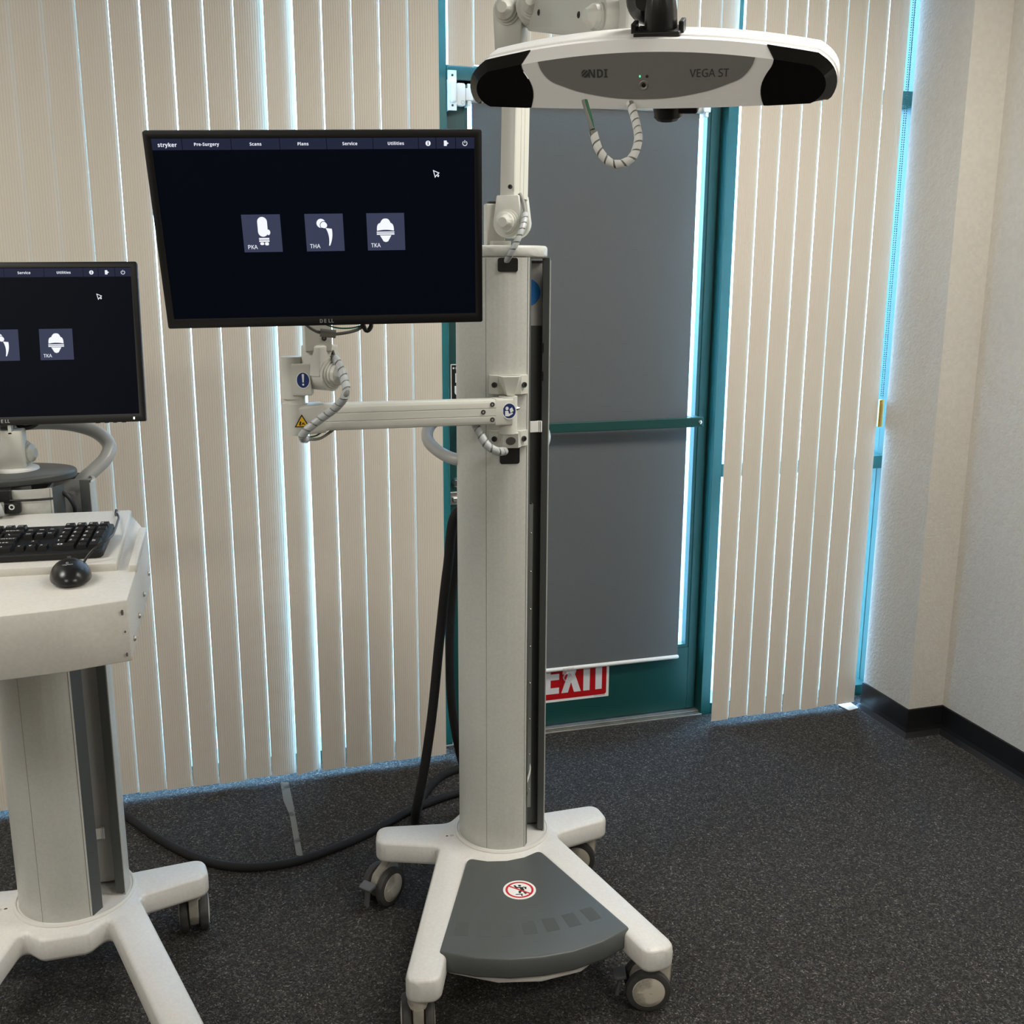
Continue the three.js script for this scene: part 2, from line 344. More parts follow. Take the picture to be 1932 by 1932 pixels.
// roller shade on the door
{
  const t = thing('roller_shade', 'grey fabric roller shade pulled down over the door glass', 'shade', [1.2275, 0.226, -0.006]);
  const fab = plate(rect(0.757, 1.85, 0), -0.0004, 0.0004); fab.translate(0, 0.93, 0);
  part('fabric', uvMetres(fab), M.shade, t);
  part('roller', new THREE.CylinderGeometry(0.017, 0.017, 0.775, 24).rotateZ(Math.PI / 2).translate(0, 1.865, 0.0), M.rail, t);
  for (const s of [-1, 1]) part('bracket', merge([box(s * 0.392 - 0.006, s * 0.392 + 0.006, 1.835, 1.898, -0.019, 0.026, 0.003), box(s * 0.392 - 0.012, s * 0.392 + 0.012, 1.85, 1.885, 0.018, 0.028, 0.003)]), M.white, t);
  part('hem_bar', new THREE.CapsuleGeometry(0.0075, 0.752, 6, 16).rotateZ(Math.PI / 2).translate(0, 0, 0), M.white, t);
  const tab = part('pull_tab', box(-0.062, -0.02, -0.018, 0.004, 0.006, 0.0095, 0.001), M.clearPlastic, t);
  part('pull_ring', new THREE.TorusGeometry(0.016, 0.0025, 10, 28).translate(-0.041, -0.03, 0.0085), M.clearPlastic, tab);
}
// alarm contact at the top of the door
{
  const t = thing('door_sensor', 'white door alarm contact beside the top of the green door frame', 'sensor', [0.784, 2.045, -0.02]);
  part('bracket', merge([box(-0.016, -0.012, 0, 0.112, -0.005, 0.052, 0.001), box(-0.013, 0.010, 0, 0.112, 0.046, 0.051, 0.001)]), M.white, t);
  for (const y of [0.014, 0.098]) part('screw', new THREE.CylinderGeometry(0.0034, 0.0034, 0.002, 16).rotateX(Math.PI / 2).translate(-0.003, y, 0.0515), M.dark, t);
  part('magnet', box(-0.008, 0.008, 0.022, 0.082, 0.050, 0.062, 0.005), M.white, t);
  const s = part('sensor_body', plate(rect(0.028, 0.064, 0.008), 0.03, 0.05, 0.003).translate(0.0235, 0.046, 0), M.white, t);
  part('ring_mark', new THREE.TorusGeometry(0.005, 0.0005, 6, 24).translate(0.029, 0.024, 0.05), M.logoGrey, s);
  part('side_strap', box(0.008, 0.012, 0.02, 0.08, -0.005, 0.04), M.white, t);
}

// ---------------------------------------------------------------- vertical blinds
const BLEFT = [-0.397, -0.318, -0.238, -0.158, -0.080, -0.002, 0.079, 0.157, 0.235, 0.3135, 0.3915, 0.4725, 0.550, 0.631, 0.718].map((x) => x * 1.0079);
const BRIGHT = [1.6815, 1.751, 1.824, 1.896, 1.9655, 2.041, 2.1125, 2.189, 2.273].map((x) => x * 1.0079);
const BDOOR = [0.757, 0.835, 0.914, 0.992, 1.072, 1.153, 1.232, 1.312, 1.393, 1.474, 1.553, 1.627, 1.690];
// a vane hangs from (xl at the front) to (xr at the back), slightly cupped; gaps differ at top and bottom
function vaneGeo(w, dz, y0, y1, twist) {
  const n = 8, th = 0.0009, pts = [];
  const zc = (u) => dz * (0.5 - u) + 0.0012 * (1 - (2 * u - 1) ** 2);
  for (let i = 0; i <= n; i++) pts.push([i / n * w, zc(i / n) + th]);
  for (let i = n; i >= 0; i--) pts.push([i / n * w, zc(i / n)]);
  const g = slab(pts, y0, y1), p = g.attributes.position, uv = g.attributes.uv;
  for (let i = 0; i < p.count; i++) {
    const u = p.getX(i) / w, k = (p.getY(i) - y0) / (y1 - y0);
    uv.setXY(i, u, p.getY(i));
    p.setX(i, p.getX(i) + twist * (1 - k) * u); 
  }
  return g;
}
function blind(name, label, edges, gapsTop, gapsBottom, z, y0, rail, opts = {}) {
  const t = thing(name, label, 'blind', [edges[0], 0, z]);
  part('headrail', box(0.002, edges.at(-1) - edges[0] - 0.002, 2.64, 2.69, -0.022, 0.022, 0.003), M.rail, t);
  for (let i = 0; i + 1 < edges.length; i++) {
    const x = edges[i], e = edges[i + 1], dz = opts.dz?.[i] ?? 0.004, slope = e / 3.175, add = slope * dz, last = i + 2 === edges.length;
    const gap = (g) => (g > 0 ? g * 0.46 : g), w = e - x - gap(gapsTop[i]) + add, wb = e - x - gap(gapsBottom[i]) + add;
    const jig = ((i * 7919) % 5 - 2) * 0.0012;
    const m = part('vane', vaneGeo(w, dz, y0 + jig, 2.63, wb - w), M.vane, t);
    m.position.x = x - edges[0] - (x / 3.175) * dz / 2;
    part('hanger', box(-0.008, 0.008, 2.625, 2.645, -0.002, 0.002), M.clearPlastic, m).position.x = w / 2;
  }
  return t;
}
{
  const outer = Array.from({ length: 28 }, (_, i) => -0.95 - (28 - i) * 0.0795), left = [...outer, -0.95, -0.87, -0.79, -0.71, -0.635, -0.557, -0.479, ...BLEFT];
  const gt = [-0.004, -0.004, -0.004, -0.004, -0.004, -0.006, -0.006, -0.006, 0.0012, 0.0026, 0.0075, 0.0085, 0.006, 0.004, 0.004, 0.011, 0.007, 0.002, 0.0033, 0.0006, 0];
  const gb = [-0.004, -0.004, -0.004, -0.004, -0.004, -0.006, -0.006, -0.006, 0.0006, 0.0016, 0.005, 0.004, 0.0014, 0.0042, 0.0058, 0.010, 0.006, 0.0008, 0.0034, 0.0004, 0];
  const G0 = [...outer.map(() => -0.004), ...gt], G1 = [...outer.map(() => -0.004), ...gb];
  const dz = left.map(() => 0.004); dz[left.length - 1 - 6] = 0.026;
  blind('vertical_blind', 'long row of cream ribbed vertical blind vanes left of the green door', left, G0, G1, 0.105, 0.0145, true, { dz });
}
blind('vertical_blind', 'cream vertical blind vanes between the green door and the white wall', BRIGHT, [0.003, 0.002, 0.002, 0.0055, -0.001, -0.0003, 0.0042, 0.026], [0.005, 0.0012, 0.004, 0.0058, 0.0024, 0.005, 0.0034, 0.020], 0.105, 0.0145, true);
blind('vertical_blind', 'short cream vertical blind vanes hanging above the green door', BDOOR, [0.0008, 0.0005, 0, 0.0006, 0.0006, 0.003, 0.0006, 0.0006, 0.0006, 0.005, 0.002, 0.010], [0.0008, 0.0005, 0, 0.0006, 0.0006, 0.003, 0.0006, 0.0006, 0.0006, 0.005, 0.002, 0.010], 0.08, 2.163, true);
// bead chain with its brass weight at the right end
{
  const t = thing('blind_chain', 'black beaded blind chain with brass weight beside the white wall', 'blind chain', [2.294, 1.05, 0.106]);
  const beads = [];
  for (const x of [-0.004, 0.004]) for (let y = 0.11; y < 1.6; y += 0.0075) beads.push(new THREE.SphereGeometry(0.0021, 6, 4).translate(x, y, 0));
  const b = part('bead_string', merge(beads), M.dark, t); b.userData.kind = 'stuff';
  part('weight', box(-0.0085, 0.0085, 0, 0.097, -0.006, 0.006, 0.003), M.brass, t);
}

// ---------------------------------------------------------------- casters, columns and bases shared by both carts
function caster(parent, x, z, ang, brake) {          // ang: trail direction, degrees from +z towards +x
  const c = new THREE.Group(); c.name = 'caster'; c.position.set(x, 0, z); c.rotation.y = ang * D2R; parent.add(c);
  part('stem', lathe([[0, 0.131], [0.022, 0.131], [0.022, 0.114], [0.018, 0.102], [0.0, 0.098]]), M.hub, c);
  // housing between the wheels
  part('housing', merge([plate([[-0.02, 0.108, 0.006], [-0.018, 0.06, 0.01], [0.0, 0.028, 0.01], [0.05, 0.028, 0.015], [0.073, 0.06, 0.02], [0.062, 0.088, 0.02], [0.02, 0.108, 0.006]], -0.011, 0.011, 0.003).rotateY(-Math.PI / 2)]), M.hub, c);
  for (const s of [-1, 1]) {
    const tire = lathe([[0.036, -0.010], [0.044, -0.010], [0.048, -0.008], [0.050, -0.003], [0.050, 0.003], [0.048, 0.008], [0.044, 0.010], [0.036, 0.010]], 40);
    const w = part('wheel', aim(tire, [s * 0.0235, 0.050, 0.032], [1, 0, 0]), M.rubber, c);
    part('hub_cap', aim(lathe([[0, 0.0125], [0.020, 0.0122], [0.033, 0.011], [0.0365, 0.009], [0.0365, -0.009], [0.02, -0.010], [0, -0.010]], 40), [s * 0.0235, 0.050, 0.032], [s, 0, 0]), M.hub, c);
  }
  if (brake) {
    const l = part('brake_lever', slab([[-0.020, 0.078, 0.004], [0.020, 0.078, 0.004], [0.019, 0.106, 0.008], [-0.019, 0.106, 0.008]], 0, 0.009, 0.003).rotateX(0.22).translate(0, 0.089, 0.002), M.lever, c);
    part('lever_foot', beam([0, 0.065, 0.09], [0, 0.022, 0.098], rect(0.014, 0.008, 0.003)), M.lever, c);
  }
  return c;
}
const LEG_TOP = 0.187, LEG_BOTTOM = 0.128;
function starBase(parent, front) {
  // half outline (x > 0), then mirrored
  const half = [
    [0.048, front, 0.03], [0.088, front - 0.048, 0.015],
    [0.218, 0.556, 0.030], [0.294, 0.548, 0.032],
    [0.150, 0.050, 0.022],
    [0.304, 0.004, 0.034], [0.294, -0.080, 0.034],
    [0.11, -0.062, 0.04], [0.06, -0.125, 0.04],
  ];
  const all = [...half, ...half.slice().reverse().map(([x, z, r]) => [-x, z, r])];
  return part('base_casting', slab(all, LEG_BOTTOM + 0.001, LEG_TOP, 0.013, 8), M.shell, parent);
}
function columnParts(parent, cx, seam, edge, gapEnd, top, { inner, mat = M.column, R = 0.1085, trim = [0.019, 0.031], rail = 0.021, wallZ = -0.020 }) {
  const g = new THREE.Group(); g.name = 'column'; g.position.set(cx, 0, 0); parent.add(g);
  const y0 = LEG_TOP - 0.004, k = R - 0.1085;
  part('base_ring', lathe([[0.1088, 0.183], [0.121, 0.183], [0.121, 0.190], [0.1185, 0.1945], [0.1155, 0.1945], [0.1130, 0.1915], [0.1088, 0.1915]].map(([r, y]) => [r + k, y]), 64), M.shell, g);
  part('base_plate', lathe([[0, 0.1892], [R, 0.1892], [R, 0.183]], 48), M.white, g);
  part('front_panel', arcWall(R - 0.004, R, seam + 0.5, edge - 2.2, y0, top), mat, g);
  part('edge_strip', arcWall(R - 0.004, R + 0.0012, edge - 1.9, edge, y0, top, 4), mat, g);
  part('side_panel', arcWall(R - 0.004, R, -92, seam, y0, top), mat, g);
  part('rear_panel', arcWall(R - 0.003, R, gapEnd, 268, y0 + 0.006, top - 0.006, 40), mat, g);
  part('rear_liner', arcWall(R - 0.006, R - 0.0035, gapEnd, 268, y0 + 0.006, top - 0.006, 40), inner, g);
  // dark trims that line both edges of the open cable channel
  const radial = (a, r0, r1, w, side) => { const s = Math.sin(a * D2R), c = Math.cos(a * D2R); return beam([s * r0, 0, c * r0], [s * r1, 0, c * r1], [[-w / 2, y0 + 0.004, 0], [w / 2, y0 + 0.004, 0], [w / 2, top, 0], [-w / 2, top, 0]]); };
  const ex = Math.sin(edge * D2R) * R, ez = Math.cos(edge * D2R) * R, gx = Math.sin(gapEnd * D2R) * R, gz = Math.cos(gapEnd * D2R) * R;
  part('channel_trim', slab([[ex - 0.0005, ez - 0.001], [ex + trim[0], ez - trim[1]], [ex + trim[0] - 0.004, ez - trim[1] - 0.003], [ex - 0.005, ez - 0.004]], y0 + 0.004, top), M.trimGrey, g);
  part('channel_trim', slab([[gx + 0.001, gz - 0.004], [gx - 0.003, gz + 0.001], [gx - rail, gz - 0.004], [gx - rail, gz - 0.012], [gx - 0.006, gz - 0.012]], y0 + 0.012, top), M.trimGrey, g);
  part('inner_wall', merge([box(-0.01, R - 0.006, y0 + 0.014, top - 0.008, wallZ, wallZ + 0.004), box(0.030, 0.034, y0 + 0.008, top - 0.008, wallZ, 0.072)]), inner, g);
  return g;
}
function clipOn(parent, pos, rotY) {
  const g = merge([box(-0.014, 0.008, -0.013, 0.013, 0, 0.004, 0.001), box(0.0085, 0.0105, -0.013, 0.013, -0.004, 0.005), box(0.0115, 0.0155, -0.013, 0.013, -0.002, 0.007, 0.001)]);
  g.rotateY(rotY); g.translate(...pos); return part('cable_clip', g, M.white, parent);
}
// wrapped cable sleeve: grey tube with a raised spiral band
function spiralSleeve(name, pts, r, mat, parent, pitch = 0.018, label) {
  const c = curve(pts), L = c.getLength(), n = Math.max(20, Math.round(L / 0.004));
  const core = new THREE.TubeGeometry(c, n, r * 0.80, 12, false);
  const m = partW(name, core, M.cableGrey, parent, label);
  // helical ribbon with a narrow gap between turns
  const fr = c.computeFrenetFrames(n * 2, false), N = Math.round(L / pitch * 20), pos = [], idx = [], band = 0.80;
  const at = (s, rr) => { const u = Math.min(1, Math.max(0, s)), k = Math.min(n * 2, Math.round(u * n * 2)), p = c.getPointAt(u); return (phi) => p.clone().addScaledVector(fr.normals[k], Math.cos(phi) * rr).addScaledVector(fr.binormals[k], Math.sin(phi) * rr); };
  for (let i = 0; i <= N; i++) {
    const s = i / N, phi = s * L / pitch * 2 * Math.PI, ds = pitch * band / L / 2;
    for (const q of [at(s - ds, r * 0.84)(phi), at(s - ds, r)(phi), at(s + ds, r)(phi), at(s + ds, r * 0.84)(phi)]) pos.push(q.x, q.y, q.z);
    if (i) for (let k = 0; k < 3; k++) { const a = (i - 1) * 4 + k, b = a + 1, d = i * 4 + k, e = d + 1; idx.push(a, b, d, b, e, d); }
  }
  const g = new THREE.BufferGeometry(); g.setAttribute('position', new THREE.Float32BufferAttribute(pos, 3)); g.setIndex(idx); g.computeVertexNormals();
  g.setAttribute('uv', new THREE.Float32BufferAttribute(new Array(pos.length / 3 * 2).fill(0), 2));
  partW('spiral_wrap', g, mat, parent);
  return m;
}
const knobGeo = (r, l) => lathe([[0, l], [r * 0.42, l], [r * 0.50, l * 0.94], [r * 0.62, l * 0.80], [r * 0.86, l * 0.62], [r * 0.9, l * 0.42], [r * 0.9, l * 0.36], [r, l * 0.34], [r, l * 0.14], [r * 1.18, l * 0.12], [r * 1.18, 0]], 36);
const screwGeo = (r) => lathe([[0, -0.001], [r * 0.5, -0.001], [r * 0.5, 0.0015], [r * 0.9, 0.0015], [r, 0.0005], [r, -0.002]], 20);

// ---------------------------------------------------------------- camera stand (the nearer, taller cart)
const stand = thing('camera_stand', 'tall wheeled stand with light grey column, dark pedal cover and monitor arm', 'stand', [0.665, 0, 0.907], -4.7 * D2R);
starBase(stand, 0.165);
caster(stand, 0.283, 0.482, -102, true); caster(stand, -0.260, 0.515, 176, false);
caster(stand, -0.262, -0.052, -45, true); caster(stand, 0.270, -0.062, -105, false);
{
  // pedal cover between the front legs
  const fan = [[-0.090, 0.124, 0.016], [-0.045, 0.147, 0.0], [0, 0.154, 0.0], [0.045, 0.147, 0.0], [0.090, 0.124, 0.016], [0.2095, 0.472, 0.010], [0.14, 0.508, 0.03], [0.07, 0.528, 0.03], [0, 0.534, 0.03], [-0.07, 0.528, 0.03], [-0.14, 0.508, 0.03], [-0.2095, 0.472, 0.010]];
  const cover = part('pedal_cover', slab(fan, 0.144, 0.1915, 0.006), M.pedal, stand);
  part('under_plate', slab([[-0.15, 0.25, 0.01], [0.15, 0.25, 0.01], [0.185, 0.440, 0.01], [0.09, 0.508, 0.01], [0.0, 0.522, 0.01], [-0.09, 0.508, 0.01], [-0.19, 0.455, 0.01]], 0.124, 0.1455, 0.003), M.shell, stand);
  // square tape marks left on the cover
  for (let i = 0; i < 7; i++) { const a = (-20 + i * 6.4) * D2R; const g = new RoundedBoxGeometry(0.030, 0.0006, 0.048, 2, 0.0002); g.rotateY(a * 0.8); g.translate(Math.sin(a) * 0.44, 0.1915, 0.0 + Math.cos(a) * 0.43); part('tape_mark', g, M.pedalMark ??= std([0.083, 0.092, 0.089], 0.3), cover); }
  const tex = canvas(256, 256, (c, w) => {
    c.fillStyle = '#f2f0ec'; c.fillRect(0, 0, w, w);
    c.fillStyle = '#15171a';
    c.beginPath(); c.arc(140, 74, 12, 0, 7); c.fill();
    c.lineWidth = 16; c.strokeStyle = '#15171a'; c.lineJoin = 'round';
    c.beginPath(); c.moveTo(100, 62); c.lineTo(110, 96); c.lineTo(150, 100); c.stroke();
    c.lineWidth = 26; c.beginPath(); c.moveTo(146, 98); c.lineTo(152, 140); c.stroke();
    c.lineWidth = 13; c.beginPath(); c.moveTo(160, 98); c.lineTo(182, 104); c.lineTo(176, 128); c.stroke();
    c.lineWidth = 17; c.beginPath(); c.moveTo(150, 146); c.lineTo(124, 150); c.lineTo(122, 174); c.moveTo(152, 142); c.lineTo(166, 190); c.stroke();
    c.lineWidth = 10; c.beginPath(); c.moveTo(86, 184); c.lineTo(140, 190); c.moveTo(128, 190); c.lineTo(132, 214); c.stroke();
    c.strokeStyle = '#c8202c'; c.lineWidth = 17; c.beginPath(); c.arc(128, 128, 101, 0, 7); c.stroke();
    c.lineWidth = 15; c.beginPath(); c.moveTo(56, 62); c.lineTo(200, 194); c.stroke();
  });
  const st = part('no_step_sticker', decal(0.076, 0.076, tex, 0.0006, circlePts(0.038)), print(tex), cover, 'round red prohibition sticker with figure');
  st.rotation.x = -Math.PI / 2; st.position.set(0.004, 0.1916, 0.285);
  // small print on the left leg
  const tx = canvas(128, 64, (c, w, h) => { c.fillStyle = '#e4e0d6'; c.fillRect(0, 0, w, h); c.fillStyle = '#222'; c.beginPath(); c.arc(22, 34, 16, Math.PI, 0); c.fill(); c.fillRect(6, 34, 32, 10); c.fillStyle = '#777'; for (let i = 0; i < 4; i++) c.fillRect(56, 12 + i * 11, 44 + (i % 2) * 14, 5); });
  const sm = part('printed_mark', decal(0.026, 0.013, tx, 0.0004), print(tx), stand); sm.rotation.x = -Math.PI / 2; sm.position.set(-0.115, 0.187, 0.008);
}
const COL1 = { seam: -32, edge: 20.5, gap: 70.5, top: 1.612 };
const col1 = columnParts(stand, 0.020, COL1.seam, COL1.edge, COL1.gap, COL1.top, { inner: M.trimGrey, trim: [0.009, 0.020], rail: 0.0165, wallZ: 0.0 });
{
  part('top_cap', slab(circlePts(0.100, 48), 1.611, 1.638, 0.007), M.column, col1);
  part('upper_liner', box(0.036, 0.104, 1.46, 1.6, 0.0042, 0.0052), M.liner, col1);
  part('blue_plate', aim(lathe([[0, 0.002], [0.03, 0.002], [0.031, 0]]), [0.056, 1.535, 0.0055], [0.05, 0, 0.97]), M.bluePlate, col1);
  // cable port at the top of the front panel
  const port = (y, h, w, a) => { const s = Math.sin(a * D2R), c = Math.cos(a * D2R); return aimZ(plate(rect(w, h, 0.006), 0, 0.005), [s * 0.1045, y, c * 0.1045], [s, 0, c]); };
  part('cable_port', port(1.596, 0.03, 0.044, -6), M.black, col1);
  part('cable_port', port(1.180, 0.045, 0.045, -3), M.black, col1);
  // folded metal strip with small fixings inside the open channel
  part('metal_strip', merge([box(0.048, 0.067, 0.26, 1.045, 0.034, 0.036), box(0.0655, 0.067, 0.26, 1.045, 0.012, 0.036)]), M.zinc, col1);
  for (let i = 0; i < 8; i++) part('rivet', new THREE.SphereGeometry(0.0022, 8, 6).translate(0.062, 0.31 + i * 0.095, 0.0365), M.chrome, col1);
  clipOn(col1, [0.066, 1.232, 0.048], 0.2);
  for (const y of [1.40, 1.335]) part('slot', box(-0.004, 0.004, y, y + 0.022, -0.002, 0.002).rotateY(70 * D2R).translate(0.088, 0, 0.03), M.black, col1);
  partW('inner_cable', tube([[0.735, 0.62, 0.945], [0.738, 0.5, 0.94], [0.745, 0.33, 0.94], [0.728, 0.27, 0.955]], 0.004, 32, 8), M.black, col1);
  partW('inner_cable', tube([[0.745, 0.40, 0.945], [0.745, 0.36, 0.95], [0.728, 0.325, 0.965]], 0.003, 24, 8), M.white, col1);
}
partW('handle', tube([[0.60, 1.150, 0.90], [0.578, 1.150, 0.888], [0.549, 1.160, 0.838], [0.532, 1.182, 0.784], [0.550, 1.209, 0.730], [0.596, 1.226, 0.696], [0.68, 1.231, 0.69], [0.765, 1.226, 0.715], [0.806, 1.212, 0.77], [0.812, 1.195, 0.835], [0.79, 1.175, 0.885], [0.76, 1.165, 0.9]], 0.0145, 120, 16), M.tubeGrey, stand);

// monitor arm: brackets on the column, long profile, end hub, tilt link
const ARM_A = [0.652, 1.283, 1.056], ARM_B = [0.205, 1.290, 1.092];
{
  const f = V(-0.17, 0, 0.985).normalize(), sx = V(0.985, 0, 0.17);     // column front direction and its side
  const P = (u, y, d) => V(0.686, y, 0.907).addScaledVector(f, d).addScaledVector(sx, u);
  for (const [yT, yB, upper] of [[1.358, 1.317, true], [1.234, 1.200, false]]) {
    const pl = [], bu = [];
    for (const u of [-0.043, 0.043]) for (const y of [yT, yB]) { pl.push(P(u, y, 0.094), P(u, y, 0.112)); }
    for (const u of [-0.026, 0.026]) for (const y of [yT, yB]) pl.push(P(u, y, 0.127));
    const wide = upper ? yT : yB;
    for (const [u, y, d] of upper ? [[-0.027, yT, 0.128], [0.027, yT, 0.128], [-0.018, yT, 0.158], [0.018, yT, 0.158], [-0.008, yB, 0.154], [0.008, yB, 0.154], [-0.012, yB, 0.12], [0.012, yB, 0.12], [-0.02, yT, 0.12], [0.02, yT, 0.12]]
      : [[-0.027, yB, 0.128], [0.027, yB, 0.128], [-0.016, yT, 0.160], [0.016, yT, 0.160], [-0.018, yB, 0.148], [0.018, yB, 0.148], [-0.02, yT, 0.12], [0.02, yT, 0.12]]) bu.push(P(u, y, d));
    const b = partW('arm_bracket', merge([new ConvexGeometry(pl), new ConvexGeometry(bu)]), M.arm, stand);
    for (const u of [-0.034, 0.034]) partW('screw', aim(screwGeo(0.0062), P(u, (yT + yB) / 2, 0.1255).toArray(), f.clone().addScaledVector(sx, Math.sign(u) * 0.5).toArray()), M.dark, b);
    if (!upper) partW('scuff', aim(new THREE.SphereGeometry(0.011, 16, 10).scale(1, 0.06, 0.9), P(0.0, (yT + yB) / 2, 0.1555).toArray(), f.clone().addScaledVector(V(0, -1, 0), 0.3).toArray()), M.scuff ??= std([0.09, 0.085, 0.08], 0.7), b);
  }
  partW('pivot_pin', new THREE.CylinderGeometry(0.008, 0.008, 0.15, 20).translate(...P(0.002, 1.28, 0.142).toArray()), M.steel, stand);
  const arm = new THREE.Group(); arm.name = 'monitor_arm'; stand.add(arm); stand.updateMatrixWorld(true);
  const A0 = [0.652, 1.284, 1.055], dir = V(ARM_B[0] - A0[0], ARM_B[1] - A0[1], ARM_B[2] - A0[2]).normalize();
  partW('hub', merge([new THREE.CylinderGeometry(0.021, 0.0205, 0.082, 28).translate(A0[0] + 0.004, 1.274, A0[2] - 0.006), beam([A0[0] + 0.006, 1.283, A0[2]], [0.618, 1.284, 1.060], rect(0.036, 0.058, 0.004))]), M.arm, arm);
  // long extruded profile with two grooves on its face
  const h = 0.0275, w = 0.019, gr = [0.0085, -0.0085];
  const face = [[w, -h, 0.007], [w, gr[1] - 0.0012], [w - 0.0015, gr[1]], [w, gr[1] + 0.0012], [w, gr[0] - 0.0012], [w - 0.0015, gr[0]], [w, gr[0] + 0.0012], [w, h, 0.007]];
  const outline = [...face, ...face.slice().reverse().map(([x, y, r]) => [-x, y, r])];
  partW('arm_profile', beam([0.622, 1.2845, 1.0585], [0.245, 1.2895, 1.089], outline), M.arm, arm);
  const side = V(0, 1, 0).cross(dir).normalize();        // outward normal candidates
  const n = side.z > 0 ? side : side.negate();
  const on = (t, dy) => { const p = V(0.622, 1.2845, 1.0585).lerp(V(0.245, 1.2895, 1.089), t).addScaledVector(n, 0.0192); p.y += dy; return p.toArray(); };
  for (const [t, dy] of [[0.03, 0.017], [0.085, 0.001], [0.03, -0.016], [0.955, 0.015]]) partW('screw', aim(screwGeo(0.0052), on(t, dy), n.toArray()), M.dark, arm);
  partW('side_screw', aim(knobGeo(0.005, 0.012), [0.668, 1.288, 1.058], [1, 0.1, 0.15]), M.chrome, arm);
  // end hub with warning sticker
  const E0 = V(0.196, 1.288, 1.093);
  partW('end_hub', merge([new THREE.CylinderGeometry(0.0245, 0.0245, 0.064, 32).translate(0.191, 1.288, 1.093), beam([0.191, 1.286, 1.093], [0.247, 1.289, 1.089], [[-0.024, -0.030, 0.006], [0.024, -0.030, 0.006], [0.024, 0.030, 0.006], [-0.024, 0.030, 0.006]])]), M.arm, arm);
  partW('swivel_ring', new THREE.CylinderGeometry(0.021, 0.021, 0.012, 32).translate(0.191, 1.325, 1.093), M.arm, arm);
  const stickers = (w, h, tex, p, nrm, shape, name, lab) => { const g = aimZ(decal(w, h, tex, 0.0008, shape), p, nrm); partW(name, g, print(tex), arm, lab); };
  const warn = canvas(256, 224, (c, w, h) => { c.fillStyle = '#141414'; c.fillRect(0, 0, w, h); c.fillStyle = '#e2b21c'; c.beginPath(); c.moveTo(128, 34); c.lineTo(228, 206); c.lineTo(28, 206); c.fill(); c.fillStyle = '#141414'; c.save(); c.translate(98, 165); c.rotate(0.2); c.fillRect(-16, -42, 28, 70); c.restore(); c.lineWidth = 13; c.strokeStyle = '#141414'; c.beginPath(); c.moveTo(118, 186); c.lineTo(150, 150); c.lineTo(172, 160); c.moveTo(130, 150); c.lineTo(160, 176); c.lineTo(188, 182); c.stroke(); });
  stickers(0.030, 0.0265, warn, [0.2015, 1.287, 1.1195], [-0.05, 0, 1], [[-0.015, -0.013, 0.001], [0.015, -0.013, 0.001], [0, 0.0132, 0.001]], 'warning_sticker', 'yellow triangular crush warning sticker');
  const manual = canvas(256, 256, (c, w) => { c.fillStyle = '#f0f0ee'; c.fillRect(0, 0, w, w); c.fillStyle = '#16306e'; c.beginPath(); c.arc(128, 128, 112, 0, 7); c.fill(); c.fillStyle = '#f0f0ee'; c.beginPath(); c.arc(88, 88, 28, 0, 7); c.fill(); c.beginPath(); c.moveTo(54, 124); c.lineTo(108, 124); c.lineTo(126, 170); c.lineTo(186, 150); c.lineTo(194, 172); c.lineTo(120, 208); c.lineTo(54, 206); c.fill(); c.beginPath(); c.moveTo(132, 100); c.lineTo(176, 70); c.lineTo(206, 128); c.lineTo(150, 156); c.fill(); });
  stickers(0.032, 0.037, manual, [0.651, 1.286, 1.0762], [-0.1, 0, 1], circlePts(0.016).map(([x, y]) => [x, y * 1.15]), 'manual_sticker', 'round blue sticker of figure reading');
  // upper swivel with blue sticker, tilt knuckle, neck
  partW('swivel_block', merge([new THREE.CylinderGeometry(0.0225, 0.0235, 0.084, 32).translate(0.189, 1.372, 1.093), beam([0.190, 1.369, 1.098], [0.226, 1.370, 1.106], rect(0.046, 0.064, 0.005))]), M.arm, arm);
  const attn = canvas(256, 300, (c, w, h) => { c.fillStyle = '#f0f0ee'; c.fillRect(0, 0, w, h); c.fillStyle = '#16306e'; c.beginPath(); c.ellipse(128, 150, 116, 138, 0, 0, 7); c.fill(); c.fillStyle = '#f4f4f2'; c.beginPath(); c.moveTo(106, 44); c.quadraticCurveTo(128, 24, 150, 44); c.lineTo(140, 190); c.lineTo(116, 190); c.fill(); c.beginPath(); c.arc(128, 228, 19, 0, 7); c.fill(); });
  stickers(0.027, 0.033, attn, [0.2065, 1.369, 1.1255], [-0.216, 0, 0.976], circlePts(0.0135).map(([x, y]) => [x, y * 1.22]), 'attention_sticker', 'round blue exclamation mark sticker');
  const nk = V(0.62, 0, 0.78).normalize();             // tilt axis, towards the camera and right
  const K0 = V(0.246, 1.394, 1.108);
  const tilt = merge([aim(new THREE.CylinderGeometry(0.034, 0.034, 0.052, 40), K0.clone().add(V(0.004, -0.014, 0)).toArray(), nk.toArray()), aimZ(plate([[-0.033, -0.016, 0.0], [0.033, -0.016, 0.0], [0.024, 0.044, 0.006], [-0.030, 0.044, 0.006]], -0.026, 0.026, 0.003), K0.toArray(), nk.toArray())]);
  partW('tilt_knuckle', tilt, M.arm, arm);
  partW('tilt_knob', aim(knobGeo(0.024, 0.030), K0.clone().add(V(0.004, -0.014, 0)).addScaledVector(nk, 0.026).toArray(), nk.toArray()), M.arm, arm);
  partW('neck', merge([box(0.212, 0.266, 1.425, 1.62, 1.085, 1.135, 0.003), box(0.206, 0.244, 1.57, 1.62, 1.13, 1.325, 0.003)]), M.arm, arm);
  partW('screw', aim(screwGeo(0.005), [0.250, 1.452, 1.1355], [0, 0, 1]), M.dark, arm);
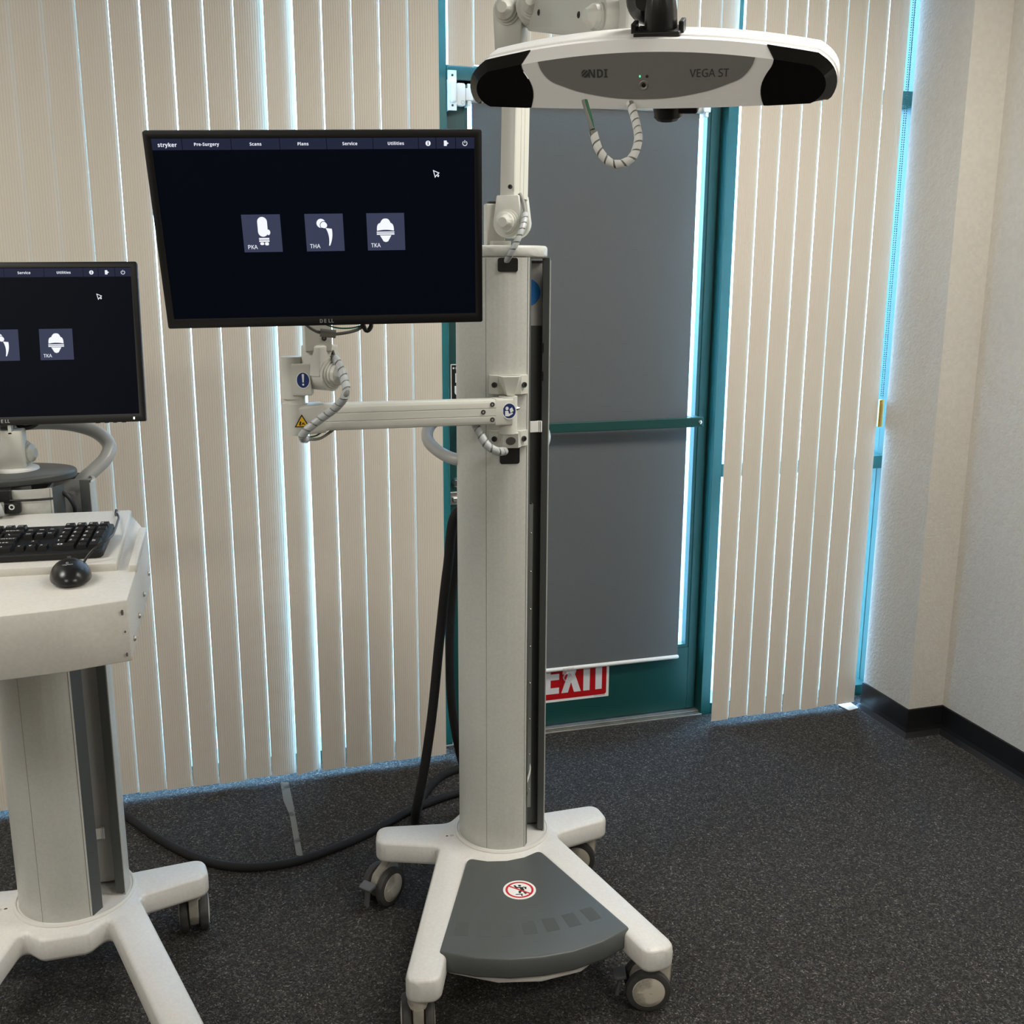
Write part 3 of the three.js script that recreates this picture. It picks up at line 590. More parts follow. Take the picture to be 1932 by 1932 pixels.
  partW('mount_plate', aimZ(plate(rect(0.115, 0.115, 0.008), -0.008, 0.002, 0.002), [0.226, 1.640, 1.340], [-0.171, -0.214, 0.962]), M.arm, arm);
  // cables along the arm
  spiralSleeve('cable_sleeve', [[0.268, 1.415, 1.125], [0.276, 1.400, 1.145], [0.282, 1.374, 1.172], [0.281, 1.348, 1.200], [0.264, 1.320, 1.180], [0.236, 1.296, 1.160], [0.203, 1.268, 1.150], [0.199, 1.254, 1.135], [0.212, 1.249, 1.115]], 0.0085, M.spiral, arm);
  partW('cable', tube([[0.205, 1.25, 1.125], [0.240, 1.245, 1.09], [0.275, 1.262, 1.07]], 0.003, 20, 8), M.cableGrey, arm);
  partW('cable', tube([[0.205, 1.253, 1.125], [0.235, 1.252, 1.088], [0.262, 1.268, 1.07]], 0.0018, 20, 8), M.cableGreen, arm);
  partW('cable', tube([[0.262, 1.45, 1.11], [0.266, 1.43, 1.118], [0.270, 1.408, 1.135]], 0.004, 20, 8), M.dark, arm);
  spiralSleeve('cable_sleeve', [[0.578, 1.262, 1.050], [0.584, 1.250, 1.055], [0.590, 1.233, 1.066], [0.601, 1.212, 1.076], [0.622, 1.199, 1.078], [0.648, 1.194, 1.052]], 0.0095, M.spiral, arm);
}
// camera arm on top of the column
{
  const arm = new THREE.Group(); arm.name = 'camera_arm'; stand.add(arm); stand.updateMatrixWorld(true);
  partW('foot_block', merge([box(0.640, 0.684, 1.638, 1.728, 0.905, 0.930, 0.003), box(0.648, 0.690, 1.636, 1.648, 0.90, 0.955, 0.002)]), M.arm, arm);
  partW('rubber_pad', box(0.648, 0.664, 1.728, 1.733, 0.908, 0.926), M.dark, arm);
  const ax = V(-0.62, 0.0, 0.78).normalize();            // hinge axis, knob side towards the camera's left
  const C = V(0.699, 1.687, 0.935);
  const cheek = (d, th) => aimZ(plate([...Array.from({ length: 15 }, (_, i) => { const a = Math.PI + i / 14 * Math.PI; return [0.034 * Math.cos(a), 0.034 * Math.sin(a)]; }), [0.026, 0.058, 0.004], [-0.026, 0.058, 0.004]], -th / 2, th / 2, 0.003), C.clone().addScaledVector(ax, d).toArray(), ax.toArray());
  partW('lower_knuckle', merge([cheek(0.024, 0.016), cheek(-0.024, 0.016), aim(new THREE.CylinderGeometry(0.026, 0.026, 0.05, 32), C.toArray(), ax.toArray())]), M.arm, arm);
  partW('knob', aim(knobGeo(0.024, 0.028), C.clone().addScaledVector(ax, 0.032).toArray(), ax.toArray()), M.arm, arm);
  partW('knob', aim(knobGeo(0.020, 0.020), C.clone().addScaledVector(ax, -0.032).toArray(), ax.clone().negate().toArray()), M.arm, arm);
  // upright tube: two flat cheeks with a grooved face between
  const B0 = [0.702, 1.738, 0.935], B1 = [0.717, 2.110, 0.905];
  const prof = [[-0.026, -0.021, 0.006], [0.026, -0.021, 0.006], [0.026, 0.021, 0.006], [0.006, 0.021], [0.005, 0.0195], [0.004, 0.021], [-0.006, 0.021], [-0.007, 0.0195], [-0.008, 0.021], [-0.026, 0.021, 0.006]];
  partW('upright_tube', (() => { const a = V(...B0), b = V(...B1), L = a.distanceTo(b); return aimZ(plate(prof, 0, L), B0, b.clone().sub(a).toArray(), V(0.55, 0, 0.83).toArray()); })(), M.arm, arm);
  partW('screw', aim(screwGeo(0.005), [0.683, 1.762, 0.968], [-0.62, 0, 0.78]), M.dark, arm);
  // elbow
  const Eb = V(0.706, 2.127, 0.905);
  partW('elbow_lower', aimZ(plate([...Array.from({ length: 15 }, (_, i) => { const a = i / 14 * Math.PI; return [0.034 * Math.cos(a), 0.034 * Math.sin(a)]; }), [-0.030, -0.078, 0.004], [0.030, -0.078, 0.004]], -0.030, 0.030, 0.003), Eb.toArray(), ax.toArray()), M.arm, arm);
  partW('elbow_upper', aimZ(plate(circlePts(0.040, 40), -0.020, 0.030, 0.004), [0.742, 2.128, 0.955], [-0.35, 0, 0.94]), M.arm, arm);
  partW('knob', aim(knobGeo(0.026, 0.030), Eb.clone().addScaledVector(ax, 0.030).toArray(), ax.toArray()), M.arm, arm);
  partW('knob', aim(knobGeo(0.027, 0.034), [0.730, 2.128, 0.984], [-0.5, 0.1, 0.85]), M.arm, arm);
  // forearm reaching out towards the room
  const F0 = [0.745, 2.118, 0.965], F1 = [0.738, 2.014, 1.430];
  partW('forearm', beam(F0, F1, rect(0.048, 0.074, 0.010), 0.004), M.arm, arm);
  const fs = V(-0.94, 0, -0.02).normalize();
  for (const t of [0.18, 0.72]) { const p = V(...F0).lerp(V(...F1), t).addScaledVector(V(-1, 0, 0), 0.0245); partW('screw', aim(screwGeo(0.006), p.toArray(), [-1, 0, 0]), M.dark, arm); }
  partW('wrist', aim(new THREE.CylinderGeometry(0.035, 0.035, 0.058, 36), [0.738, 2.013, 1.435], [1, 0, 0.1]), M.arm, arm);
  partW('wrist_knob', aim(knobGeo(0.024, 0.034), [0.710, 2.010, 1.434], [-1, 0.05, 0.15]), M.arm, arm);
  partW('drop_post', box(0.728, 0.760, 1.945, 2.15, 1.462, 1.500, 0.004), M.column, arm);
  // cable from the arm into the column port
  spiralSleeve('cable_sleeve', [[0.712, 1.708, 0.985], [0.706, 1.690, 1.002], [0.693, 1.665, 1.018], [0.677, 1.635, 1.024], [0.665, 1.610, 1.018], [0.660, 1.600, 1.005]], 0.0068, M.spiral, arm, 0.016);
  partW('cable', tube([[0.706, 1.748, 0.965], [0.712, 1.730, 0.972], [0.713, 1.705, 0.986]], 0.0045, 20, 8), M.cableGrey, arm);
}

// ---------------------------------------------------------------- tracking camera bar
const vega = thing('tracking_camera', 'white stereo tracking camera bar with grey front panel and black end windows', 'camera', [0.711, 1.886, 1.620]);
vega.rotation.order = 'YXZ'; vega.rotation.set(22 * D2R, -33.2 * D2R, -1.6 * D2R); vega.updateMatrixWorld(true);
const font = await new FontLoader().loadAsync('fonts/droid/droid_sans_bold.typeface.json');
const fontR = await new FontLoader().loadAsync('fonts/droid/droid_sans_regular.typeface.json');
const text = (s, size, x, y, z, f = font, depth = 0.0004) => { const g = new TextGeometry(s, { font: f, size, depth, curveSegments: 4 }); g.computeBoundingBox(); const b = g.boundingBox; g.translate(x - (b.max.x + b.min.x) / 2, y - (b.max.y + b.min.y) / 2, z); return g; };
{
  const B = 0.016;
  const topY = (x) => 0.037 - 0.026 * Math.pow(Math.abs(x) / 0.262, 2.0), botY = (x) => -0.049 + 0.006 * Math.pow(Math.abs(x) / 0.25, 2);
  const flush = (g, d = 0) => { const p = g.attributes.position; for (let i = 0; i < p.count; i++) p.setY(i, Math.max(p.getY(i), botY(p.getX(i)) - d)); g.computeVertexNormals(); return g; };
  // right end of the front face, from the top corner round to the bottom
  const endArc = (grow = 0) => { const out = []; for (let i = 0; i <= 14; i++) { const a = (52.6 - i / 14 * 105.2) * D2R; out.push([0.226 + (0.0535 + grow) * Math.cos(a), -0.016 + (0.034 + grow) * Math.sin(a)]); } return out; };
  const strip = (x0, x1, n, f) => Array.from({ length: n + 1 }, (_, i) => { const x = x0 + (x1 - x0) * i / n; return [x, f(x)]; });
  const e = endArc(), xr = e[0][0], xb = e.at(-1)[0];
  const contour = [...strip(-xr, xr, 24, topY), ...e.slice(1, -1), ...strip(xb, -xb, 12, botY), ...e.slice(1, -1).reverse().map(([x, y]) => [-x, y])].reverse();
  part('front_shell', flush(plate(contour, -0.034, 0, B, 1, 0, false, 1)), M.vega, vega);
  part('rear_shell', flush(plate(contour, -0.100, -0.0348, 0.008, 1, 0.0105)), M.vega, vega);
  const L = 0.0009, lift = (pts) => flush(plate(pts, -0.016, L, B, 1, 0.0004, false, 1), 0.0004);
  // grey front panel
  const px = 0.172;
  const belly = new THREE.SplineCurve([[0.172, topY(0.172)], [0.167, 0.012], [0.153, -0.0035], [0.132, -0.0125], [0.10, -0.0225], [0.05, -0.0312], [0, -0.0338], [-0.05, -0.0312], [-0.10, -0.0225], [-0.132, -0.0125], [-0.153, -0.0035], [-0.167, 0.012], [-0.172, topY(0.172)]].map(([x, y]) => new THREE.Vector2(x, y))).getPoints(72).map((p) => [p.x, p.y]);
  const panel = [...strip(-px, px, 24, topY), ...belly.slice(1, -1)];
  const pn = part('front_panel', plate(panel.reverse(), -0.003, L), M.vegaPanel, vega, 'grey panel with lettering');
  part('lettering', text('NDI', 0.0128, -0.0735, 0.0065, L), M.inkGrey, pn);
  part('lettering', text('VEGA ST', 0.0118, 0.103, 0.0045, L, fontR), M.inkGrey, pn);
  const mark = new THREE.CircleGeometry(0.0062, 24).translate(-0.0945, 0.0065, L + 0.0003);
  part('logo_mark', mark, M.inkGrey, pn);
  for (const d of [-0.0025, 0.0012]) part('logo_stroke', box(-0.0065, 0.0065, -0.0004, 0.0004, 0, 0.0003).rotateZ(0.75).translate(-0.0945 + d, 0.0065 - d * 0.6, L + 0.0003), M.vegaPanel, pn);
  part('status_light', new THREE.SphereGeometry(0.0014, 12, 8).scale(1, 1.4, 0.4).translate(-0.006, 0.001, L), M.led, pn);
  part('status_light', new THREE.SphereGeometry(0.0024, 12, 8).scale(1, 1, 0.4).translate(0.0055, 0.001, L), M.dark, pn);
  part('video_lens', aim(lathe([[0.0036, 0.0004], [0.0062, 0.0012], [0.0072, 0.0008], [0.0074, -0.001]]), [0, -0.0125, L], [0, 0, 1]), M.steel, pn);
  part('lens_glass', aim(lathe([[0, 0.0006], [0.003, 0.0005], [0.0042, -0.0005]]), [0, -0.0125, L], [0, 0, 1]), M.black, pn);
  // black sensor windows at both ends
  const inner = Array.from({ length: 13 }, (_, i) => { const t = i / 12, y = botY(0.2) + t * (topY(0.2) - botY(0.2)); return [0.189 - 0.010 * Math.sin(Math.PI * Math.min(1, t * 1.15)) + t * 0.012, y]; });
  inner.reverse();
  // order: down the inner edge, along the bottom outwards, up round the end
  const loop = [...inner.reverse()];
  const outer = [[0.206, topY(0.206)], ...strip(0.215, xr, 2, topY), ...e.slice(1), ...strip(xb - 0.006, 0.195, 4, botY)];
  const ring = [...loop, ...outer];
  for (const s of [-1, 1]) part('sensor_window', lift(s < 0 ? ring.map(([x, y]) => [-x, y]) : ring.slice().reverse()), M.window, vega);
  // ball mount on the back and the lens foot below
  part('mount_base', merge([box(-0.022, 0.052, 0.046, 0.060, -0.085, -0.030, 0.003), box(-0.028, -0.020, 0.052, 0.070, -0.075, -0.045, 0.002), box(0.048, 0.056, 0.052, 0.072, -0.075, -0.045, 0.002)]), M.black, vega);
  const mb = part('ball_mount', lathe([[0.026, 0.046], [0.026, 0.060], [0.0255, 0.082], [0.022, 0.102], [0.017, 0.112], [0.0, 0.116]], 32).translate(0.018, 0.004, -0.058), M.black, vega);
  part('clamp_disc', aim(lathe([[0, 0.022], [0.012, 0.022], [0.018, 0.018], [0.028, 0.014], [0.033, 0.010], [0.037, 0.004], [0.037, 0]]), [-0.008, 0.096, -0.092], [-0.25, 0, 0.95]), M.black, mb);
  part('lower_foot', merge([box(0.010, 0.082, -0.066, -0.046, -0.075, -0.03, 0.004), lathe([[0, -0.080], [0.018, -0.078], [0.024, -0.072], [0.025, -0.056]]).translate(0.032, 0, -0.045)]), M.black, vega);
}
{
  // cable loop hanging under the camera
  const c = new THREE.Group(); c.name = 'cable_loop'; vega.add(c); vega.updateMatrixWorld(true);
  spiralSleeve('cable_sleeve', [[0.626, 1.801, 1.622], [0.635, 1.768, 1.633], [0.655, 1.750, 1.642], [0.680, 1.757, 1.648], [0.696, 1.785, 1.640], [0.701, 1.813, 1.620], [0.699, 1.850, 1.596]], 0.0068, M.spiralWhite, c, 0.015);
  partW('cable', tube([[0.624, 1.85, 1.59], [0.624, 1.825, 1.61], [0.626, 1.803, 1.62]], 0.0042, 20, 8), M.cableGreen, c);
  partW('cable', tube([[0.620, 1.85, 1.592], [0.620, 1.825, 1.613], [0.6245, 1.803, 1.624]], 0.003, 20, 8), M.cableGrey, c);
}

// ---------------------------------------------------------------- monitors
const screenTex = canvas(1600, 900, (c, w, h) => {
  c.fillStyle = '#04070f'; c.fillRect(0, 0, w, h);
  c.fillStyle = '#23273a'; c.fillRect(0, 0, w, 54);
  c.fillStyle = '#0a0d18'; for (const f of [0.091, 0.24, 0.389, 0.534, 0.679, 0.822, 0.878, 0.94]) c.fillRect(w * f - 1, 0, 3, 54);
  c.fillStyle = '#e8ecf4'; c.textAlign = 'center'; c.textBaseline = 'middle';
  c.font = 'bold 27px sans-serif'; c.fillText('stryker', w * 0.046, 29);
  c.font = 'bold 22px sans-serif'; [['Pre-Surgery', 0.165], ['Scans', 0.315], ['Plans', 0.461], ['Service', 0.607], ['Utilities', 0.751]].forEach(([s, f]) => c.fillText(s, w * f, 28));
  c.beginPath(); c.arc(w * 0.853, 28, 13, 0, 7); c.fill(); c.fillStyle = '#23273a'; c.fillRect(w * 0.853 - 2, 24, 4, 12); c.fillRect(w * 0.853 - 2, 18, 4, 4);
  c.fillStyle = '#e8ecf4'; c.fillRect(w * 0.91 - 11, 15, 15, 26); c.beginPath(); c.moveTo(w * 0.91 + 2, 20); c.lineTo(w * 0.91 + 14, 28); c.lineTo(w * 0.91 + 2, 36); c.fill();
  c.strokeStyle = '#e8ecf4'; c.lineWidth = 3.5; c.beginPath(); c.arc(w * 0.97, 29, 11, -1.0, Math.PI + 1.0); c.stroke(); c.beginPath(); c.moveTo(w * 0.97, 14); c.lineTo(w * 0.97, 28); c.stroke();
  const tile = (f, name) => {
    const x = w * f - 98, y = 368; c.fillStyle = '#3a3e54'; c.fillRect(x, y, 196, 190);
    c.fillStyle = '#f2f5fb'; c.font = '29px sans-serif'; c.textAlign = 'left'; c.fillText(name, x + 18, y + 164); c.textAlign = 'center'; return [x, y];
  };
  let [x, y] = tile(0.31, 'PKA'); c.fillStyle = '#f2f5fb';
  c.beginPath(); c.roundRect(x + 78, y + 12, 50, 100, 25); c.fill(); c.beginPath(); c.ellipse(x + 130, y + 90, 10, 14, 0, 0, 7); c.fill(); c.fillRect(x + 80, y + 118, 52, 9); c.fillRect(x + 80, y + 130, 52, 8); c.beginPath(); c.roundRect(x + 84, y + 140, 20, 14, 6); c.roundRect(x + 108, y + 140, 20, 16, 6); c.fill();
  [x, y] = tile(0.51, 'THA'); c.fillStyle = '#f2f5fb';
  c.beginPath(); c.arc(x + 82, y + 48, 23, 0, 7); c.fill(); c.strokeStyle = '#3a3e54'; c.lineWidth = 3; c.beginPath(); c.arc(x + 96, y + 58, 19, 2, 5.4); c.stroke(); c.beginPath(); c.arc(x + 98, y + 58, 15, 0, 7); c.fill();
  c.beginPath(); c.moveTo(x + 104, y + 72); c.lineTo(x + 136, y + 76); c.quadraticCurveTo(x + 142, y + 120, x + 122, y + 162); c.lineTo(x + 116, y + 162); c.quadraticCurveTo(x + 126, y + 110, x + 104, y + 72); c.fill();
  [x, y] = tile(0.708, 'TKA'); c.fillStyle = '#f2f5fb';
  c.beginPath(); c.moveTo(x + 52, y + 90); c.quadraticCurveTo(x + 50, y + 52, x + 70, y + 50); c.quadraticCurveTo(x + 80, y + 26, x + 98, y + 28); c.quadraticCurveTo(x + 116, y + 26, x + 124, y + 50); c.quadraticCurveTo(x + 142, y + 54, x + 140, y + 90); c.quadraticCurveTo(x + 96, y + 80, x + 52, y + 90); c.fill();
  c.fillRect(x + 50, y + 94, 92, 6); c.fillRect(x + 50, y + 103, 92, 7); c.beginPath(); c.moveTo(x + 66, y + 113); c.lineTo(x + 126, y + 113); c.lineTo(x + 108, y + 144); c.lineTo(x + 96, y + 148); c.lineTo(x + 84, y + 144); c.fill();
  c.strokeStyle = '#f2f5fb'; c.lineWidth = 4; x = w * 0.868; y = 160; c.beginPath(); c.moveTo(x, y); c.lineTo(x + 8, y + 32); c.lineTo(x + 15, y + 22); c.lineTo(x + 24, y + 30); c.lineTo(x + 27, y + 24); c.lineTo(x + 20, y + 18); c.lineTo(x + 28, y + 12); c.closePath(); c.stroke();
});
const screenMat = new THREE.MeshPhysicalMaterial({ color: 0x000000, roughness: 0.42, specularIntensity: 0.15, emissive: 0xffffff, emissiveMap: screenTex, emissiveIntensity: 0.6 });
function monitor(label, pos, yaw, pitch, roll, lamp) {
  const t = thing('monitor', label, 'monitor', pos); t.rotation.order = 'YXZ'; t.rotation.set(pitch * D2R, yaw * D2R, roll * D2R); t.updateMatrixWorld(true);
  const W = 0.551, Hh = 0.327, side = 0.0125, top = 0.0120, bot = 0.0165;
  const fr = new THREE.Shape(roundPoly(rect(W, Hh, 0.004)));
  fr.holes.push(new THREE.Path(roundPoly([[-W / 2 + side, -Hh / 2 + bot, 0], [-W / 2 + side, Hh / 2 - top, 0], [W / 2 - side, Hh / 2 - top, 0], [W / 2 - side, -Hh / 2 + bot, 0]])));
  const bz = part('bezel', plate(fr, -0.014, 0.0015, 0.001), M.bezel, t);
  const sw = W - 2 * side, sh = Hh - top - bot, g = new THREE.BoxGeometry(sw + 0.002, sh + 0.002, 0.003), uv = g.attributes.uv, p = g.attributes.position;
  for (let i = 0; i < p.count; i++) uv.setXY(i, p.getX(i) / sw + 0.5, p.getY(i) / sh + 0.5);
  part('screen', g.translate(0, (bot - top) / 2, -0.0025), screenMat, t, 'lit dark screen with menu bar and three tiles');
  const hs = part('housing', merge([box(-W / 2 + 0.003, W / 2 - 0.003, -Hh / 2 + 0.003, Hh / 2 - 0.003, -0.030, -0.005, 0.004), box(-0.17, 0.17, -0.11, 0.12, -0.052, -0.028, 0.01)]), M.housing, t);
  part('maker_logo', merge([text('D', 0.0068, -0.0108, -Hh / 2 + bot / 2, 0.0015), text('E', 0.0068, -0.0038, -Hh / 2 + bot / 2, 0.0015).rotateZ(0), text('LL', 0.0068, 0.0063, -Hh / 2 + bot / 2, 0.0015)]), M.logoGrey, bz);
  if (lamp) part('power_light', box(W / 2 - 0.0245, W / 2 - 0.0215, -Hh / 2 + 0.0045, -Hh / 2 + 0.0095, 0.001, 0.0019), M.ledWhite, bz);
  for (let i = 0; i < 4; i++) part('button', box(W / 2 - 0.10 + i * 0.017, W / 2 - 0.092 + i * 0.017, -Hh / 2 - 0.0012, -Hh / 2 + 0.001, -0.010, -0.004), M.bezel, bz);
  return t;
}
const mon1 = monitor('larger nearer flat monitor on the tall stand arm, three tiles showing', [0.222, 1.649, 1.392], -10.1, 12.4, 1.2);
{
  // cables looping under the big monitor
  partW('cable', tube([[0.185, 1.515, 1.30], [0.200, 1.487, 1.31], [0.225, 1.473, 1.315], [0.262, 1.472, 1.315], [0.298, 1.482, 1.31], [0.31, 1.50, 1.30]], 0.0030, 48, 8), M.cableGrey, mon1);
  partW('cable', tube([[0.200, 1.515, 1.30], [0.225, 1.492, 1.31], [0.262, 1.481, 1.313], [0.300, 1.487, 1.31], [0.312, 1.505, 1.30]], 0.0014, 48, 8), M.cableGreen, mon1);
  partW('ferrite', aim(new THREE.CylinderGeometry(0.0075, 0.0075, 0.028, 20), [0.236, 1.4725, 1.316], [1, -0.12, 0.03]), M.cableGrey, mon1);
  partW('cable', tube([[0.300, 1.52, 1.30], [0.301, 1.488, 1.312], [0.307, 1.476, 1.314], [0.315, 1.482, 1.312], [0.317, 1.515, 1.30]], 0.0042, 40, 10), M.black, mon1);
}
const mon2 = monitor('smaller far monitor cut off by the left edge, on the desk cart', [-0.376, 1.435, 0.910], -6.4, -9, 0.6, true);

// ---------------------------------------------------------------- desk cart at the left
const cart = thing('desk_cart', 'wheeled desk cart with cream keyboard tray and light grey column', 'cart', [-0.343, 0, 0.914], 0);
starBase(cart, 0.165);
caster(cart, 0.260, 0.510, 170, false); caster(cart, -0.260, 0.510, 120, false); caster(cart, 0.262, -0.045, 180, false); caster(cart, -0.262, -0.045, 150, false);
const col2 = columnParts(cart, 0.009, -29, 22.5, 70, 1.156, { inner: M.liner, R: 0.118 });
clipOn(col2, [0.058, 0.33, 0.0], 0.1);
{
  const tx = canvas(128, 64, (c, w, h) => { c.fillStyle = '#e4e0d6'; c.fillRect(0, 0, w, h); c.fillStyle = '#222'; c.beginPath(); c.arc(106, 34, 16, Math.PI, 0); c.fill(); c.fillRect(90, 34, 32, 10); c.fillStyle = '#777'; for (let i = 0; i < 4; i++) c.fillRect(20, 12 + i * 11, 44 + (i % 2) * 14, 5); });
  const sm = part('printed_mark', decal(0.030, 0.013, tx, 0.0004), print(tx), cart); sm.rotation.x = -Math.PI / 2; sm.position.set(-0.145, 0.187, 0.02);
}
partW('handle', tube([[-0.270, 1.110, 0.890], [-0.245, 1.140, 0.865], [-0.222, 1.158, 0.845], [-0.198, 1.180, 0.825], [-0.192, 1.203, 0.800], [-0.218, 1.228, 0.770], [-0.275, 1.246, 0.750], [-0.36, 1.25, 0.74], [-0.44, 1.24, 0.76], [-0.48, 1.205, 0.80], [-0.47, 1.16, 0.86], [-0.44, 1.15, 0.885]], 0.0150, 120, 16), M.tubeGrey, cart);
{
  // oval top shelf with monitor foot
  const oval = Array.from({ length: 48 }, (_, i) => { const a = i / 48 * 2 * Math.PI; return [-0.420 + 0.170 * Math.cos(a), 0.915 + 0.105 * Math.sin(a)]; });
  const sh = partW('top_shelf', slab(oval, 1.158, 1.176, 0.006), M.trimGrey, cart);
  partW('shelf_bracket', merge([box(-0.395, -0.362, 1.126, 1.160, 1.0, 1.038, 0.004), box(-0.378, -0.346, 1.112, 1.134, 1.026, 1.045, 0.004)]), M.black, sh);
  partW('bolt', aim(screwGeo(0.006), [-0.362, 1.126, 1.0455], [0, 0, 1]), M.chrome, sh);
  const ft = partW('monitor_foot', lathe([[0, 0.007], [0.040, 0.007], [0.047, 0.004], [0.048, 0]]).translate(-0.372, 1.176, 0.90), M.white, cart);
  const body = partW('monitor_support', slab([[-0.45, 0.885, 0.006], [-0.345, 0.885, 0.006], [-0.345, 0.935, 0.006], [-0.45, 0.935, 0.006]], 1.182, 1.262, 0.004), M.arm, cart);
  partW('tilt_knob', aim(knobGeo(0.022, 0.020), [-0.346, 1.210, 0.905], [1, 0.05, 0.35]), M.arm, body);
  partW('support_head', box(-0.44, -0.365, 1.262, 1.33, 0.858, 0.892, 0.004), M.arm, body);
  partW('hook', merge([box(-0.408, -0.402, 1.255, 1.278, 0.905, 0.935), box(-0.372, -0.366, 1.255, 1.278, 0.905, 0.935)]), M.rail, body);
  partW('cable', tube([[-0.392, 1.29, 0.93], [-0.390, 1.262, 0.945], [-0.394, 1.235, 0.95], [-0.408, 1.222, 0.95]], 0.0052, 32, 10), M.tubeGrey, body);
  partW('ferrite', aim(new THREE.CylinderGeometry(0.0115, 0.0115, 0.040, 20), [-0.432, 1.214, 0.955], [1, 0.25, 0]), M.tubeGrey, body);
  partW('cable', tube([[-0.37, 1.28, 0.885], [-0.35, 1.262, 0.89], [-0.325, 1.268, 0.888], [-0.31, 1.29, 0.885]], 0.0055, 32, 10), M.black, body);
  // loose black cables at the column head
  partW('cable', tube([[-0.29, 1.152, 0.99], [-0.262, 1.130, 0.995], [-0.252, 1.100, 0.995], [-0.270, 1.075, 0.985], [-0.283, 1.055, 0.975], [-0.284, 1.02, 0.97]], 0.0045, 48, 10), M.black, cart);
  partW('cable', tube([[-0.365, 1.138, 1.04], [-0.32, 1.138, 1.045], [-0.288, 1.136, 1.03]], 0.0024, 24, 8), M.black, cart);
  partW('cable', tube([[-0.45, 1.125, 1.045], [-0.40, 1.115, 1.055], [-0.370, 1.095, 1.06], [-0.335, 1.065, 1.06]], 0.0030, 32, 8), M.black, cart);
  spiralSleeve('cable_sleeve', [[-0.50, 1.128, 1.05], [-0.44, 1.128, 1.06], [-0.405, 1.128, 1.062], [-0.375, 1.126, 1.055]], 0.016, M.spiral, cart, 0.03);
}
